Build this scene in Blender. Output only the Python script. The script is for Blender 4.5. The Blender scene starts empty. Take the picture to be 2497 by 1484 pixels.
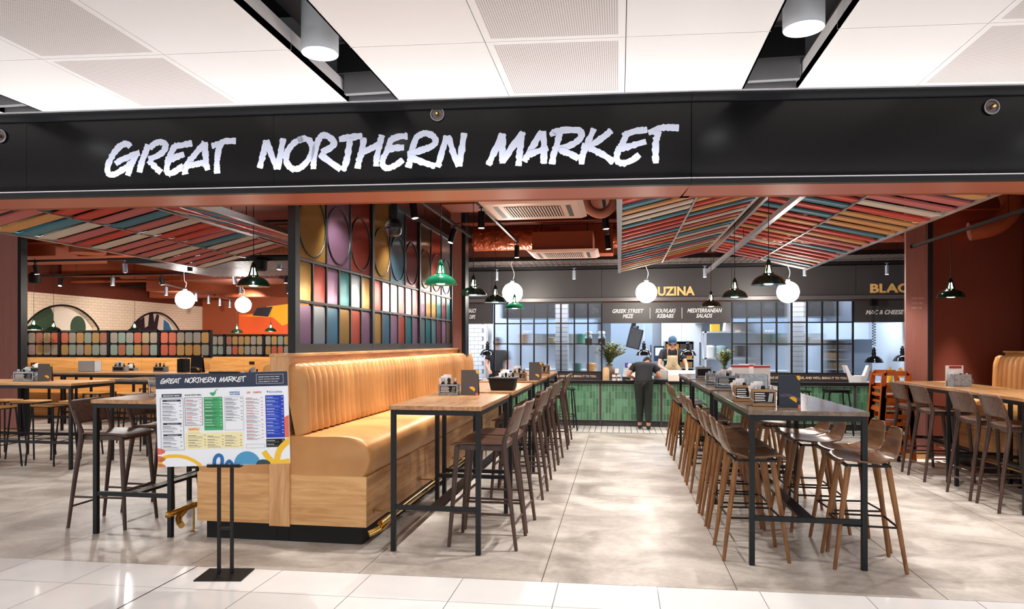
import bpy, math, random
from mathutils import Vector, Matrix
PI = math.pi
R = random.Random(7)
S = bpy.context.scene
COL = S.collection
# ------------------------------------------------------------------ camera, world, exposure
cam_d = bpy.data.cameras.new('camera'); cam = bpy.data.objects.new('camera', cam_d); COL.objects.link(cam)
cam.location = (0, 0, 1.55); cam.rotation_euler = (PI / 2, 0, math.atan(262 / 1665.0))
cam_d.sensor_width = 36; cam_d.lens = 24.0; cam_d.shift_y = 93 / 2497.0; cam_d.clip_start = 0.05; cam_d.clip_end = 100
S.camera = cam
wd = bpy.data.worlds.new('world'); S.world = wd; wd.use_nodes = True
wd.node_tree.nodes['Background'].inputs[0].default_value = (0.98, 0.98, 1.0, 1)
wd.node_tree.nodes['Background'].inputs[1].default_value = 1.0
S.view_settings.view_transform = 'Standard'; S.view_settings.look = 'None'
S.view_settings.exposure = 0.62; S.view_settings.gamma = 1.0; S.view_settings.use_curve_mapping = False
S.cycles.max_bounces = 8; S.cycles.diffuse_bounces = 4; S.cycles.glossy_bounces = 4; S.cycles.transmission_bounces = 6
S.cycles.transparent_max_bounces = 12; S.cycles.caustics_reflective = False; S.cycles.caustics_refractive = False
S.cycles.sample_clamp_indirect = 6.0; S.cycles.use_denoising = True

def lamp(kind, loc, energy, col=(1, 1, 1), size=0.1, rot=(0, 0, 0), spot=None, blend=0.5, sy=None, name='light'):
    d = bpy.data.lights.new(name, kind); d.energy = energy; d.color = col
    if kind == 'AREA':
        d.size = size
        if sy: d.shape = 'RECTANGLE'; d.size_y = sy
    else: d.shadow_soft_size = size
    if kind == 'SPOT': d.spot_size = spot; d.spot_blend = blend
    o = bpy.data.objects.new(name, d); COL.objects.link(o); o.location = loc; o.rotation_euler = rot
    return o
def aim(src, dst):
    return (Vector(dst) - Vector(src)).to_track_quat('-Z', 'Y').to_euler()
WARM = (1, 0.83, 0.66); NEUT = (1, 0.96, 0.92); COOL = (0.86, 0.93, 1.0)
# kitchen ceiling light panels, plus unseen fill lamps added to brighten the pillar fronts
for x in (-3.3, -1.2, 0.9, 3.0, 5.0): lamp('AREA', (x, 15.0, 2.84), 78, COOL, 1.2, sy=0.6, name='kitchen_panel_light'); lamp('AREA', (x + .1, 13.2, 2.84), 44, COOL, 1.6, sy=0.12, name='kitchen_front_fill')
# lamps added along the lower edge of the fascia to brighten the concourse ceiling
for x_, y_, r_, l_ in ((-1.93, 4.305, .065, 4.9), (-5.6, 4.065, .065, 2.4), (2.95, 4.735, .1024, 5.0)):
    lamp('AREA', (x_ + .02 * math.sin(r_), y_ - .02, 2.604), 3.4 * l_, (1, .97, .95), l_, (PI + .5, 0, r_), sy=.006, name='ceiling_fill_strip')
# ------------------------------------------------------------------ materials
MC = {}
ODN = ('first', 'second', 'third', 'fourth', 'fifth', 'sixth', 'seventh', 'eighth', 'ninth', 'tenth', 'eleventh', 'twelfth', 'thirteenth', 'fourteenth', 'fifteenth', 'sixteenth')
def lin(h):
    h = h.lstrip('#'); o = []
    for i in (0, 2, 4):
        c = int(h[i:i + 2], 16) / 255; o.append(c / 12.92 if c <= 0.04045 else ((c + 0.055) / 1.055) ** 2.4)
    return (*o, 1)
def mat(name, col, rough=0.5, metal=0.0, kind=None, col2=None, emit=0, scale=1.0, **kw):
    if name in MC: return MC[name]
    m = bpy.data.materials.new(name); m.use_nodes = True; MC[name] = m
    nt = m.node_tree; N = nt.nodes; L = nt.links; b = N['Principled BSDF']
    c = lin(col); b.inputs['Base Color'].default_value = c; b.inputs['Roughness'].default_value = rough; b.inputs['Metallic'].default_value = metal
    c2 = lin(col2) if col2 else tuple(x * 0.8 for x in c[:3]) + (1,)
    if emit: b.inputs['Emission Color'].default_value = c; b.inputs['Emission Strength'].default_value = emit
    for k, v in kw.items():
        k = {'coat': 'Coat Weight', 'trans': 'Transmission Weight', 'ior': 'IOR', 'alpha': 'Alpha', 'spec': 'Specular IOR Level'}.get(k)
        if k: b.inputs[k].default_value = v
    def nd(t, **k):
        n = N.new(t)
        for a, v in k.items():
            if a in n.inputs: n.inputs[a].default_value = v
        return n
    def coords(sc):
        tc = N.new('ShaderNodeTexCoord'); mp = N.new('ShaderNodeMapping'); mp.inputs['Scale'].default_value = sc
        L.new(tc.outputs['Object'], mp.inputs[0]); return mp.outputs[0]
    def ramp(fac, a, c_, p0=0.35, p1=0.65):
        r = N.new('ShaderNodeValToRGB'); r.color_ramp.elements[0].color = a; r.color_ramp.elements[1].color = c_
        r.color_ramp.elements[0].position = p0; r.color_ramp.elements[1].position = p1; L.new(fac, r.inputs[0]); return r.outputs[0]
    def bump(fac, st, dist=0.01):
        bp = N.new('ShaderNodeBump'); bp.inputs['Strength'].default_value = st; bp.inputs['Distance'].default_value = dist
        L.new(fac, bp.inputs['Height']); L.new(bp.outputs[0], b.inputs['Normal'])
    if kind in ('woodx', 'woody', 'woodz'):
        sc = {'woodx': (1.2, 14, 14), 'woody': (14, 1.2, 14), 'woodz': (14, 14, 1.2)}[kind]
        v = coords(tuple(s * scale for s in sc)); n = nd('ShaderNodeTexNoise', Scale=2.2, Detail=6, Roughness=0.6, Distortion=0.8); L.new(v, n.inputs['Vector'])
        L.new(ramp(n.outputs[0], c2, c, 0.36, 0.62), b.inputs['Base Color']); bump(n.outputs[0], 0.15, 0.002)
    elif kind == 'concrete':
        v = coords((1.0, 1.4, 1)); n = nd('ShaderNodeTexNoise', Scale=1.7, Detail=9, Roughness=0.62, Distortion=0.5); L.new(v, n.inputs['Vector'])
        n2 = nd('ShaderNodeTexNoise', Scale=22, Detail=5, Roughness=0.7); L.new(v, n2.inputs['Vector'])
        mx = N.new('ShaderNodeMath'); mx.operation = 'MULTIPLY_ADD'; mx.inputs[1].default_value = 0.28; L.new(n2.outputs[0], mx.inputs[0]); L.new(n.outputs[0], mx.inputs[2])
        L.new(ramp(mx.outputs[0], c2, c, 0.5, 0.78), b.inputs['Base Color']); bump(n2.outputs[0], 0.08, 0.002)
    elif kind == 'noise':
        v = coords((scale,) * 3); n = nd('ShaderNodeTexNoise', Scale=4, Detail=5); L.new(v, n.inputs['Vector'])
        L.new(ramp(n.outputs[0], c2, c, 0.4, 0.6), b.inputs['Base Color']); bump(n.outputs[0], 0.2, 0.003)
    elif kind == 'leather':
        v = coords((1, 1, 1)); n = nd('ShaderNodeTexNoise', Scale=160, Detail=3); L.new(v, n.inputs['Vector']); bump(n.outputs[0], 0.12, 0.001)
        n3 = nd('ShaderNodeTexNoise', Scale=2.5, Detail=4); L.new(v, n3.inputs['Vector']); L.new(ramp(n3.outputs[0], c2, c, 0.3, 0.6), b.inputs['Base Color'])
    elif kind == 'wrinkle':
        v = coords((1, 1, 1)); n = nd('ShaderNodeTexNoise', Scale=7, Detail=4, Distortion=1.5); L.new(v, n.inputs['Vector']); bump(n.outputs[0], 0.9, 0.05)
    elif kind in ('ribx', 'riby'):
        v = coords((1, 1, 1)); w = nd('ShaderNodeTexWave', Scale=scale); w.wave_type = 'BANDS'; w.bands_direction = 'X' if kind == 'ribx' else 'Y'
        L.new(v, w.inputs['Vector']); bump(w.outputs[1], kw.get('bst', 0.6), kw.get('bdist', 0.004))
    if kw.get('aniso'):
        b.inputs['Anisotropic'].default_value = kw['aniso']; tv = N.new('ShaderNodeCombineXYZ'); tv.inputs[1].default_value = 1.0; L.new(tv.outputs[0], b.inputs['Tangent'])
    if kind == 'perf':
        v = coords((scale,) * 3); w = nd('ShaderNodeTexVoronoi', Scale=1.0, Randomness=0.0); L.new(v, w.inputs['Vector'])
        L.new(ramp(w.outputs['Distance'], c2, c, 0.30, 0.36), b.inputs['Base Color'])
    elif kind == 'brick':
        v = coords((1, 1, 1)); sw = N.new('ShaderNodeSeparateXYZ'); L.new(v, sw.inputs[0]); cb = N.new('ShaderNodeCombineXYZ')
        L.new(sw.outputs[1], cb.inputs[0]); L.new(sw.outputs[2], cb.inputs[1])
        br = N.new('ShaderNodeTexBrick'); br.inputs['Color1'].default_value = c; br.inputs['Color2'].default_value = tuple(x * 0.94 for x in c[:3]) + (1,); br.inputs['Mortar'].default_value = c2
        br.inputs['Scale'].default_value = 1; br.inputs['Mortar Size'].default_value = 0.005; br.inputs['Brick Width'].default_value = 0.2; br.inputs['Row Height'].default_value = 0.07
        L.new(cb.outputs[0], br.inputs['Vector']); L.new(br.outputs[0], b.inputs['Base Color'])
    return m
BLK = mat('black_metal', '#0d0e12', 0.45, 0.0, spec=.35)
BLKM = mat('matt_black', '#121112', 0.6, 0, spec=.3)
STEEL = mat('brushed_steel', '#b9c3cf', 0.32, 0.85)
STEELD = mat('satin_steel_panel', '#9aa5b4', 0.4, 0.5)
SILV = mat('aluminium_rail', '#b4b2b4', 0.35, 0.8)
WHITE = mat('white_paint', '#eeeaea', 0.5)
CHAIRW = mat('dark_brown_stain', '#4f382e', 0.45, kind='woodz', col2='#38261f')
CHAIRX = mat('dark_brown_ply', '#6f5142', 0.4, kind='woodx', col2='#4e382d')
WALN = mat('walnut_shell', '#7b563a', 0.28, kind='woody', col2='#543924')
WALNL = mat('walnut_leg', '#8e5e2e', 0.42, kind='woodz', col2='#6e431e')
OAK = mat('oak_tabletop', '#bd8f62', 0.3, kind='woody', col2='#96693f')
OAKX = mat('oak_tabletop_long', '#cf9f6a', 0.35, kind='woodx', col2='#a87646')
DOAK = mat('grey_brown_tabletop', '#7a6858', 0.18, kind='woody', col2='#5d4c3f', scale=.6)
PANEL = mat('oak_veneer', '#d8a970', 0.42, kind='woodx', col2='#bd8b55', scale=0.8)
PANELY = mat('oak_veneer_side', '#cf9e66', 0.42, kind='woody', col2='#a97240', scale=0.6)
PANELZ = mat('oak_veneer_post', '#d4a472', 0.42, kind='woodz', col2='#b98652')
PINE = mat('pine_board', '#e2aa62', 0.5, kind='woodx', col2='#c88942', scale=0.5)
PLY = mat('plywood_seat', '#cf9c55', 0.4, kind='woodx', col2='#b07f3c')
LEA = mat('tan_leather', '#c28c54', 0.36, kind='leather', col2='#b17d46')
BRASS = mat('polished_brass', '#c9a35a', 0.2, 1.0)
TERR = mat('terracotta_paint', '#93421f', 0.62)
TERRD = mat('dark_terracotta', '#5c2410', 0.6)
TERRW = mat('rust_wall', '#6a2812', 0.65)
PINK = mat('dusty_pink_brown', '#a06a60', 0.5, kind='woodz', col2='#986257', scale=0.4)
FOILT = mat('terracotta_foil', '#a84f2c', 0.3, 0.35, kind='wrinkle')
CONC = mat('concrete_floor', '#c9c0b6', 0.4, kind='concrete', col2='#978d83')
MTILE = mat('polished_white_tile', '#edebe9', 0.07, kind='noise', col2='#e6e4e2', scale=0.4)
DGREY = mat('charcoal_panel', '#4a484a', 0.5)
DGREY2 = mat('dark_grey_panel', '#3c3b3d', 0.5)
GREENT = [mat('green_glazed_tile_%d' % i, c, 0.22) for i, c in enumerate(('#4a7d5e', '#568a69', '#406f52', '#609475'))]
GROUT = mat('pale_grout', '#b9cfb4', 0.7)
PAPER = mat('white_paper', '#efe9e6', 0.6)
GLOSSB = mat('gloss_black', '#0c0c0e', 0.12, 0.1)
GALV = mat('galvanised_steel', '#a9b0b5', 0.45, 0.6, kind='noise', col2='#8f979d', scale=8)
BULB = mat('glowing_bulb', '#ffe9c8', emit=22)
GLASSC = mat('clear_glass', '#ffffff', 0.03, trans=1.0, ior=1.3)
# ------------------------------------------------------------------ mesh builder
class MB:
    def __init__(s): s.v = []; s.f = []; s.m = []; s.cur = 0
    def add(s, vs, fs):
        n = len(s.v); s.v += [tuple(v) for v in vs]; s.f += [tuple(i + n for i in f) for f in fs]; s.m += [s.cur] * len(fs); return s
    def box(s, x0, y0, z0, x1, y1, z1):
        x0, x1 = min(x0, x1), max(x0, x1); y0, y1 = min(y0, y1), max(y0, y1); z0, z1 = min(z0, z1), max(z0, z1)
        return s.add([(x0, y0, z0), (x1, y0, z0), (x1, y1, z0), (x0, y1, z0), (x0, y0, z1), (x1, y0, z1), (x1, y1, z1), (x0, y1, z1)],
                     [(0, 3, 2, 1), (4, 5, 6, 7), (0, 1, 5, 4), (1, 2, 6, 5), (2, 3, 7, 6), (3, 0, 4, 7)])
    def bar(s, p, q, w, h=None, up=(0, 0, 1)):
        p, q = Vector(p), Vector(q); h = h or w; d = (q - p).normalized(); u = Vector(up)
        if abs(d.dot(u)) > 0.98: u = Vector((0, 1, 0))
        a = d.cross(u).normalized(); b = a.cross(d).normalized(); a = a * w / 2; b = b * h / 2
        vs = [p - a - b, p + a - b, p + a + b, p - a + b, q - a - b, q + a - b, q + a + b, q - a + b]
        return s.add(vs, [(0, 3, 2, 1), (4, 5, 6, 7), (0, 1, 5, 4), (1, 2, 6, 5), (2, 3, 7, 6), (3, 0, 4, 7)][::1])
    def tube(s, pts, r, n=10, close=False):
        pts = [Vector(p) for p in pts]; rs = r if isinstance(r, (list, tuple)) else [r] * len(pts); vs = []; fs = []
        d0 = (pts[1] - pts[0]).normalized(); u = Vector((0, 0, 1)) if abs(d0.z) < 0.9 else Vector((1, 0, 0))
        K = len(pts)
        for i, p in enumerate(pts):
            if close: d = (pts[(i + 1) % K] - pts[i - 1]).normalized()
            elif i == 0: d = d0
            elif i == K - 1: d = (pts[-1] - pts[-2]).normalized()
            else: d = ((pts[i + 1] - p).normalized() + (p - pts[i - 1]).normalized()).normalized()
            a = d.cross(u).normalized(); u = a.cross(d).normalized()
            for k in range(n):
                t = 2 * PI * k / n; vs.append(p + a * math.cos(t) * rs[i] + u * math.sin(t) * rs[i])
        for i in range(K if close else K - 1):
            j = (i + 1) % K
            for k in range(n):
                k2 = (k + 1) % n; fs.append((i * n + k, j * n + k, j * n + k2, i * n + k2))
        if not close: fs.append(tuple(range(n))); fs.append(tuple((K - 1) * n + k for k in range(n))[::-1])
        return s.add(vs, fs)
    def lathe(s, prof, c=(0, 0, 0), n=24, ax='z'):
        vs = []; fs = []; c = Vector(c); K = len(prof)
        for r, z in prof:
            for k in range(n):
                t = 2 * PI * k / n; x, y = r * math.cos(t), r * math.sin(t)
                vs.append(c + (Vector((x, y, z)) if ax == 'z' else Vector((z, x, y)) if ax == 'x' else Vector((y, z, x))))
        for i in range(K - 1):
            for k in range(n):
                k2 = (k + 1) % n; fs.append((i * n + k, i * n + k2, (i + 1) * n + k2, (i + 1) * n + k))
        if prof[0][0] > 1e-5: fs.append(tuple(range(n))[::-1])
        if prof[-1][0] > 1e-5: fs.append(tuple((K - 1) * n + k for k in range(n)))
        return s.add(vs, fs)
    def prism(s, poly, d0, d1, ax='z'):
        n = len(poly)
        def P(a, b, d): return {'z': (a, b, d), 'y': (a, d, b), 'x': (d, a, b)}[ax]
        vs = [P(a, b, d0) for a, b in poly] + [P(a, b, d1) for a, b in poly]
        fs = [tuple(range(n))[::-1], tuple(range(n, 2 * n))] + [(i, (i + 1) % n, n + (i + 1) % n, n + i) for i in range(n)]
        return s.add(vs, fs)
    def grid(s, fn, nu, nv, cu=False, flip=False):
        vs = [fn(i, j) for i in range(nu) for j in range(nv)]; fs = []
        for i in range(nu - 1):
            for j in range(nv - 1):
                q = (i * nv + j, (i + 1) * nv + j, (i + 1) * nv + j + 1, i * nv + j + 1); fs.append(q[::-1] if flip else q)
        return s.add(vs, fs)
    def build(s, name, m, parent=None, ang=35, bev=0, loc=None, solid=0, subs=0, label=None):
        me = bpy.data.meshes.new(name); me.from_pydata(s.v, [], s.f); me.validate()
        ms = m if isinstance(m, (list, tuple)) else [m]
        for x in ms: me.materials.append(x)
        if len(ms) > 1 and len(me.polygons) == len(s.m): me.polygons.foreach_set('material_index', s.m)
        if ang:
            me.polygons.foreach_set('use_smooth', [True] * len(me.polygons)); me.set_sharp_from_angle(angle=math.radians(ang))
        import bmesh
        b = bmesh.new(); b.from_mesh(me); bmesh.ops.recalc_face_normals(b, faces=b.faces) if solid == 0 else None; b.to_mesh(me); b.free()
        o = bpy.data.objects.new(name, me); COL.objects.link(o)
        if parent: o.parent = parent
        if loc: o.location = loc
        if solid: md = o.modifiers.new('s', 'SOLIDIFY'); md.thickness = solid; md.offset = 0
        if bev: md = o.modifiers.new('b', 'BEVEL'); md.width = bev; md.segments = 2; md.limit_method = 'ANGLE'
        if subs: md = o.modifiers.new('u', 'SUBSURF'); md.levels = subs; md.render_levels = subs
        if label: o['label'] = label
        return o
def thing(name, label, cat, loc=(0, 0, 0), rz=0, group=None):
    o = bpy.data.objects.new(name, None); COL.objects.link(o); o.location = loc; o.rotation_euler = (0, 0, rz); o.empty_display_size = 0.1
    o['label'] = label; o['category'] = cat
    if group: o['group'] = group
    return o
def tag(o, label, cat, group=None):
    o['label'] = label; o['category'] = cat
    if group: o['group'] = group
    return o
def struct(o): o['kind'] = 'structure'; return o
def dup(root, loc, rz=0, label=None, group=None, scale=None):
    def cp(o, par):
        c = o.copy(); COL.objects.link(c); c.parent = par
        for ch in [x for x in ALLC(o)]: cp(ch, c)
        return c
    r = cp(root, None); r.location = loc; r.rotation_euler = (0, 0, rz)
    if label: r['label'] = label
    if group: r['group'] = group
    if scale: r.scale = scale if isinstance(scale, tuple) else (scale,) * 3
    return r
def ALLC(o): return list(o.children)
def share(o, parent, loc, rot=None, name=None, scale=None):
    c = o.copy(); COL.objects.link(c); c.parent = parent; c.location = loc
    if rot: c.rotation_euler = rot
    if scale: c.scale = scale
    return c
def text(s, w, h, m, parent, loc, rot=(PI / 2, 0, 0), bold=0.0, shear=0.0, name='lettering', ext=0.002, sp=1.0, al='L'):
    cu = bpy.data.curves.new(name, 'FONT'); cu.body = s; cu.offset = bold; cu.shear = shear; cu.extrude = 0.002; cu.space_character = sp; cu.resolution_u = 3
    cu.space_line = 0.95
    if '\n' in s: cu.align_x = 'CENTER' if al == 'C' else 'LEFT'
    t = bpy.data.objects.new('tmp', cu); COL.objects.link(t); bpy.context.view_layer.update()
    me = bpy.data.meshes.new_from_object(t.evaluated_get(bpy.context.evaluated_depsgraph_get())); bpy.data.objects.remove(t)
    xs = [v.co.x for v in me.vertices]; ys = [v.co.y for v in me.vertices]
    x0, x1, y0, y1 = min(xs), max(xs), min(ys), max(ys); sy = h / (y1 - y0); sx = (w / (x1 - x0)) if w else sy
    for v in me.vertices: v.co = ((v.co.x - x0) * sx, (v.co.y - y0) * sy, v.co.z * ext / 0.002)
    me.materials.clear(); me.materials.append(m); o = bpy.data.objects.new(name, me); COL.objects.link(o); o.parent = parent; o.location = loc; o.rotation_euler = rot
    return o
def rrect(w, h, r, n=4, cx=0, cy=0):
    p = []
    for sx, sy, a0 in ((1, 1, 0), (-1, 1, 90), (-1, -1, 180), (1, -1, 270)):
        for k in range(n + 1):
            a = math.radians(a0 + 90 * k / n); p.append((cx + sx * (w / 2 - r) + r * math.cos(a), cy + sy * (h / 2 - r) + r * math.sin(a)))
    return p
def catmull(p, k=5):
    q = [p[0]] + list(p) + [p[-1]]; out = []
    for i in range(1, len(q) - 2):
        for j in range(k):
            t = j / k; o = []
            for a in range(len(p[0])):
                p0, p1, p2, p3 = q[i - 1][a], q[i][a], q[i + 1][a], q[i + 2][a]
                o.append(0.5 * (2 * p1 + (p2 - p0) * t + (2 * p0 - 5 * p1 + 4 * p2 - p3) * t * t + (3 * p1 - p0 - 3 * p2 + p3) * t ** 3))
            out.append(tuple(o))
    out.append(tuple(p[-1])); return out
def brush(mb, pts, w, y0, y1, rnd, rough=0.12, k=6):
    """a paint stroke as a thin ribbon in the x-z plane with ragged edges"""
    P = catmull(pts, k); n = len(P); Lf = []; Rt = []
    for i, (x, z) in enumerate(P):
        a = P[max(i - 1, 0)]; b = P[min(i + 1, n - 1)]; dx, dz = b[0] - a[0], b[1] - a[1]; l = math.hypot(dx, dz) or 1
        ww = w / 2 * (1 + rnd.uniform(-rough, rough)) * (0.82 if i in (0, n - 1) else 1.0); ex = 0
        nx, nz = -dz / l * ww, dx / l * ww
        Lf.append((x + nx, z + nz)); Rt.append((x - nx * (1 + rnd.uniform(-rough, rough)), z - nz * (1 + rnd.uniform(-rough, rough))))
    vs = []; fs = []
    for l, r in zip(Lf, Rt): vs += [(l[0], y0, l[1]), (r[0], y0, r[1]), (l[0], y1, l[1]), (r[0], y1, r[1])]
    for i in range(n - 1):
        a = i * 4; b = a + 4; fs += [(a, b, b + 1, a + 1), (a, a + 2, b + 2, b), (a + 1, b + 1, b + 3, a + 3)]
    mb.add(vs, fs)
WORDMARK = [('G', [[(0.974,2.901),(0.95,2.923),(0.911,2.917),(0.868,2.882),(0.831,2.829),(0.807,2.773),(0.809,2.727),(0.833,2.713),(0.868,2.72),(0.911,2.744),(0.95,2.765),(0.974,2.797)],[(0.863,2.787),(0.902,2.811),(0.954,2.83),(1.006,2.85),(1.043,2.861)],[(1.015,2.845),(0.989,2.797),(0.967,2.744),(0.953,2.704)]]),
('R', [[(1.103,2.916),(1.084,2.864),(1.062,2.811),(1.045,2.755),(1.038,2.724)],[(1.114,2.888),(1.149,2.919),(1.191,2.93),(1.226,2.915),(1.226,2.885),(1.204,2.857),(1.161,2.833),(1.106,2.814)],[(1.106,2.806),(1.14,2.773),(1.174,2.74),(1.2,2.719)]]),
('E', [[(1.422,2.917),(1.341,2.904),(1.298,2.897),(1.271,2.855),(1.249,2.803),(1.238,2.75),(1.243,2.72),(1.264,2.712),(1.298,2.726),(1.358,2.764)],[(1.256,2.803),(1.311,2.826),(1.365,2.843)]]),
('A', [[(1.511,2.92),(1.469,2.87),(1.416,2.811),(1.384,2.767),(1.369,2.731),(1.373,2.702)],[(1.513,2.92),(1.517,2.841),(1.523,2.772),(1.532,2.727)],[(1.392,2.763),(1.46,2.773),(1.52,2.783)]]),
('T', [[(1.56,2.893),(1.608,2.904),(1.659,2.923),(1.735,2.922)],[(1.627,2.915),(1.61,2.859),(1.599,2.794),(1.598,2.738),(1.6,2.703)]]),
('N', [[(1.901,2.733),(1.923,2.818),(1.948,2.922)],[(1.952,2.922),(1.987,2.817),(2.025,2.724)],[(2.028,2.721),(2.05,2.834),(2.068,2.931)]]),
('O', [[(2.195,2.9),(2.189,2.921),(2.139,2.895),(2.096,2.838),(2.09,2.771),(2.132,2.725),(2.189,2.732),(2.246,2.786),(2.27,2.852),(2.255,2.904),(2.214,2.927),(2.17,2.913)]]),
('R', [[(2.321,2.93),(2.293,2.858),(2.28,2.773),(2.279,2.718)],[(2.318,2.927),(2.34,2.943),(2.371,2.94),(2.421,2.9),(2.402,2.864),(2.334,2.829)],[(2.321,2.818),(2.402,2.758),(2.468,2.711)]]),
('T', [[(2.456,2.914),(2.527,2.927),(2.617,2.931)],[(2.533,2.921),(2.518,2.822),(2.499,2.743),(2.477,2.704)]]),
('H', [[(2.628,2.922),(2.611,2.825),(2.592,2.765),(2.583,2.714)],[(2.75,2.936),(2.732,2.865),(2.713,2.775),(2.71,2.726)],[(2.608,2.825),(2.67,2.845),(2.732,2.877)]]),
('E', [[(2.925,2.923),(2.861,2.92),(2.812,2.899),(2.787,2.833),(2.756,2.773),(2.759,2.728),(2.793,2.713),(2.848,2.735),(2.894,2.767)],[(2.778,2.833),(2.836,2.847),(2.901,2.847)]]),
('R', [[(2.989,2.924),(2.959,2.847),(2.943,2.769),(2.928,2.712)],[(2.977,2.909),(3.032,2.938),(3.093,2.921),(3.114,2.881),(3.081,2.848),(3.02,2.827),(2.925,2.802)],[(2.934,2.787),(3.02,2.749),(3.114,2.717)]]),
('N', [[(3.126,2.711),(3.154,2.806),(3.189,2.918)],[(3.196,2.918),(3.232,2.804),(3.268,2.713)],[(3.27,2.713),(3.287,2.82),(3.305,2.933)]]),
('M', [[(3.463,2.716),(3.506,2.805),(3.559,2.922)],[(3.562,2.922),(3.558,2.821),(3.557,2.725)],[(3.559,2.734),(3.619,2.825),(3.692,2.929)],[(3.69,2.929),(3.675,2.818),(3.663,2.706)]]),
('A', [[(3.7,2.733),(3.748,2.816),(3.817,2.931)],[(3.827,2.931),(3.831,2.825),(3.831,2.716)],[(3.72,2.777),(3.787,2.798),(3.858,2.82)]]),
('R', [[(3.894,2.896),(3.895,2.921),(3.97,2.934),(4.054,2.929),(4.076,2.91),(4.059,2.869),(3.998,2.832),(3.921,2.811)],[(3.937,2.922),(3.915,2.839),(3.893,2.773),(3.884,2.712)],[(3.932,2.806),(3.998,2.779),(4.056,2.747)]]),
('K', [[(4.156,2.938),(4.114,2.845),(4.081,2.763),(4.075,2.707)],[(4.268,2.924),(4.208,2.876),(4.12,2.823),(4.076,2.83)],[(4.125,2.812),(4.208,2.771),(4.285,2.716)]]),
('E', [[(4.497,2.92),(4.41,2.912),(4.339,2.886)],[(4.367,2.899),(4.337,2.834),(4.308,2.785),(4.304,2.73),(4.339,2.709),(4.399,2.727),(4.446,2.762)],[(4.301,2.799),(4.383,2.816),(4.489,2.845)]]),
('T', [[(4.503,2.9),(4.551,2.916),(4.6,2.932),(4.697,2.927)],[(4.568,2.91),(4.551,2.839),(4.549,2.768),(4.551,2.702)]]),
]
# ================================================================== setting: floors
def yb(x): return 4.42 + 0.029 * x            # shopfront threshold line
BASEG = mat('dark_joint', '#6d645c', 0.8); MJ = mat('tile_joint', '#77736f', 0.8)
fl = MB().add([(-13.2, yb(-13.2), -0.015), (7.5, yb(7.5), -0.015), (7.5, 19.4, -0.015), (-13.2, 19.4, -0.015)], [(0, 1, 2, 3)]).build('floor', BASEG); struct(fl)
slabs = {}
XS = [-0.5 + 1.23 * k for k in range(-10, 6)]
YS = [7.0, 9.45, 11.86]
def slab(x0, x1, y0a, y0b, y1, i):
    g = 0.003
    s = MB().add([(x0 + g, y0a + g, 0), (x1 - g, y0b + g, 0), (x1 - g, y1 - g, 0), (x0 + g, y1 - g, 0), (x0 + g, y0a + g, -.015), (x1 - g, y0b + g, -.015), (x1 - g, y1 - g, -.015), (x0 + g, y1 - g, -.015)],
             [(0, 1, 2, 3), (0, 4, 5, 1), (1, 5, 6, 2), (2, 6, 7, 3), (3, 7, 4, 0)]).build('slab', CONC, fl, ang=0)
for i in range(len(XS) - 1):
    x0, x1 = XS[i], XS[i + 1]
    slab(x0, x1, yb(x0), yb(x1), YS[0], i); slab(x0, x1, YS[0], YS[0], YS[1], i)
    slab(x0, x1, YS[1], YS[1], YS[2] if x0 > -4.5 else 14.3, i)
    if x0 < -4.5: slab(x0, x1, 14.3, 14.3, 19, i)
# white mosaic strip in front of the counter
ms = MB(); WT = mat('white_floor_tile', '#e9e5df', 0.35)
nx = int((5.4 + 4.2) / 0.105)
for i in range(nx):
    for j in range(8):
        x = -4.2 + i * 0.105; y = 11.93 + j * 0.112
        ms.add([(x, y, 0), (x + .094, y, 0), (x + .094, y + .1, 0), (x, y + .1, 0)], [(0, 1, 2, 3)])
o = ms.build('mosaic_tiles', WT, fl, ang=0); o['kind'] = 'stuff'
MB().box(-4.3, 11.87, -.012, 5.4, 11.915, 0.001).build('metal_strip', STEELD, fl, ang=0)
# mall floor
mf = MB().add([(-9, yb(-9), -0.006), (-9, -4, -0.006), (7.5, -4, -0.006), (7.5, yb(7.5), -0.006)], [(0, 1, 2, 3)]).build('floor_concourse', MJ); struct(mf)
for i in range(-9, 8):
    x0 = -1.016 + 0.626 * (i); x1 = x0 + 0.626; g = 0.0018; gl = 0.008 if i == -3 else g
    ed = [0, -0.41] + [-0.41 - 0.62 * k for k in range(1, 6)]
    for j in range(len(ed) - 1):
        a, b = ed[j], ed[j + 1]
        MB().add([(x0 + gl, yb(x0) + b + g, 0), (x1 - g, yb(x1) + b + g, 0), (x1 - g, yb(x1) + a - g, 0), (x0 + gl, yb(x0) + a - g, 0)], [(0, 1, 2, 3)]).build('floor_tile', MTILE, mf, ang=0)
# ================================================================== shell of the unit
def wallbox(name, m, *b):
    o = MB().box(*b).build(name, m, ang=0); return struct(o)
ceil_in = wallbox('ceiling', mat('dark_void_paint', '#5a1d10', 0.7), -13.2, 4.3, 4.0, 7.6, 19.4, 4.06)
wl = MB().box(-13.2, 4.1, 0, -13.1, 12.4, 4.0).build('wall_left', TERRD, ang=0); struct(wl)
wallbox('wall_right', TERRW, 5.4, 4.9, 0, 5.5, 10.15, 4.0)
wallbox('wall_right_back', TERRW, 4.12, 10.1, 0, 5.5, 10.25, 4.0)
wallbox('wall_kitchen_right', mat('kitchen_grey_wall', '#aab2bd', 0.5), 5.6, 10.3, 0, 5.7, 17.0, 4.0)
wallbox('wall_back', TERR, -13.2, 19.0, 0, -4.2, 19.1, 4.0)
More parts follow.
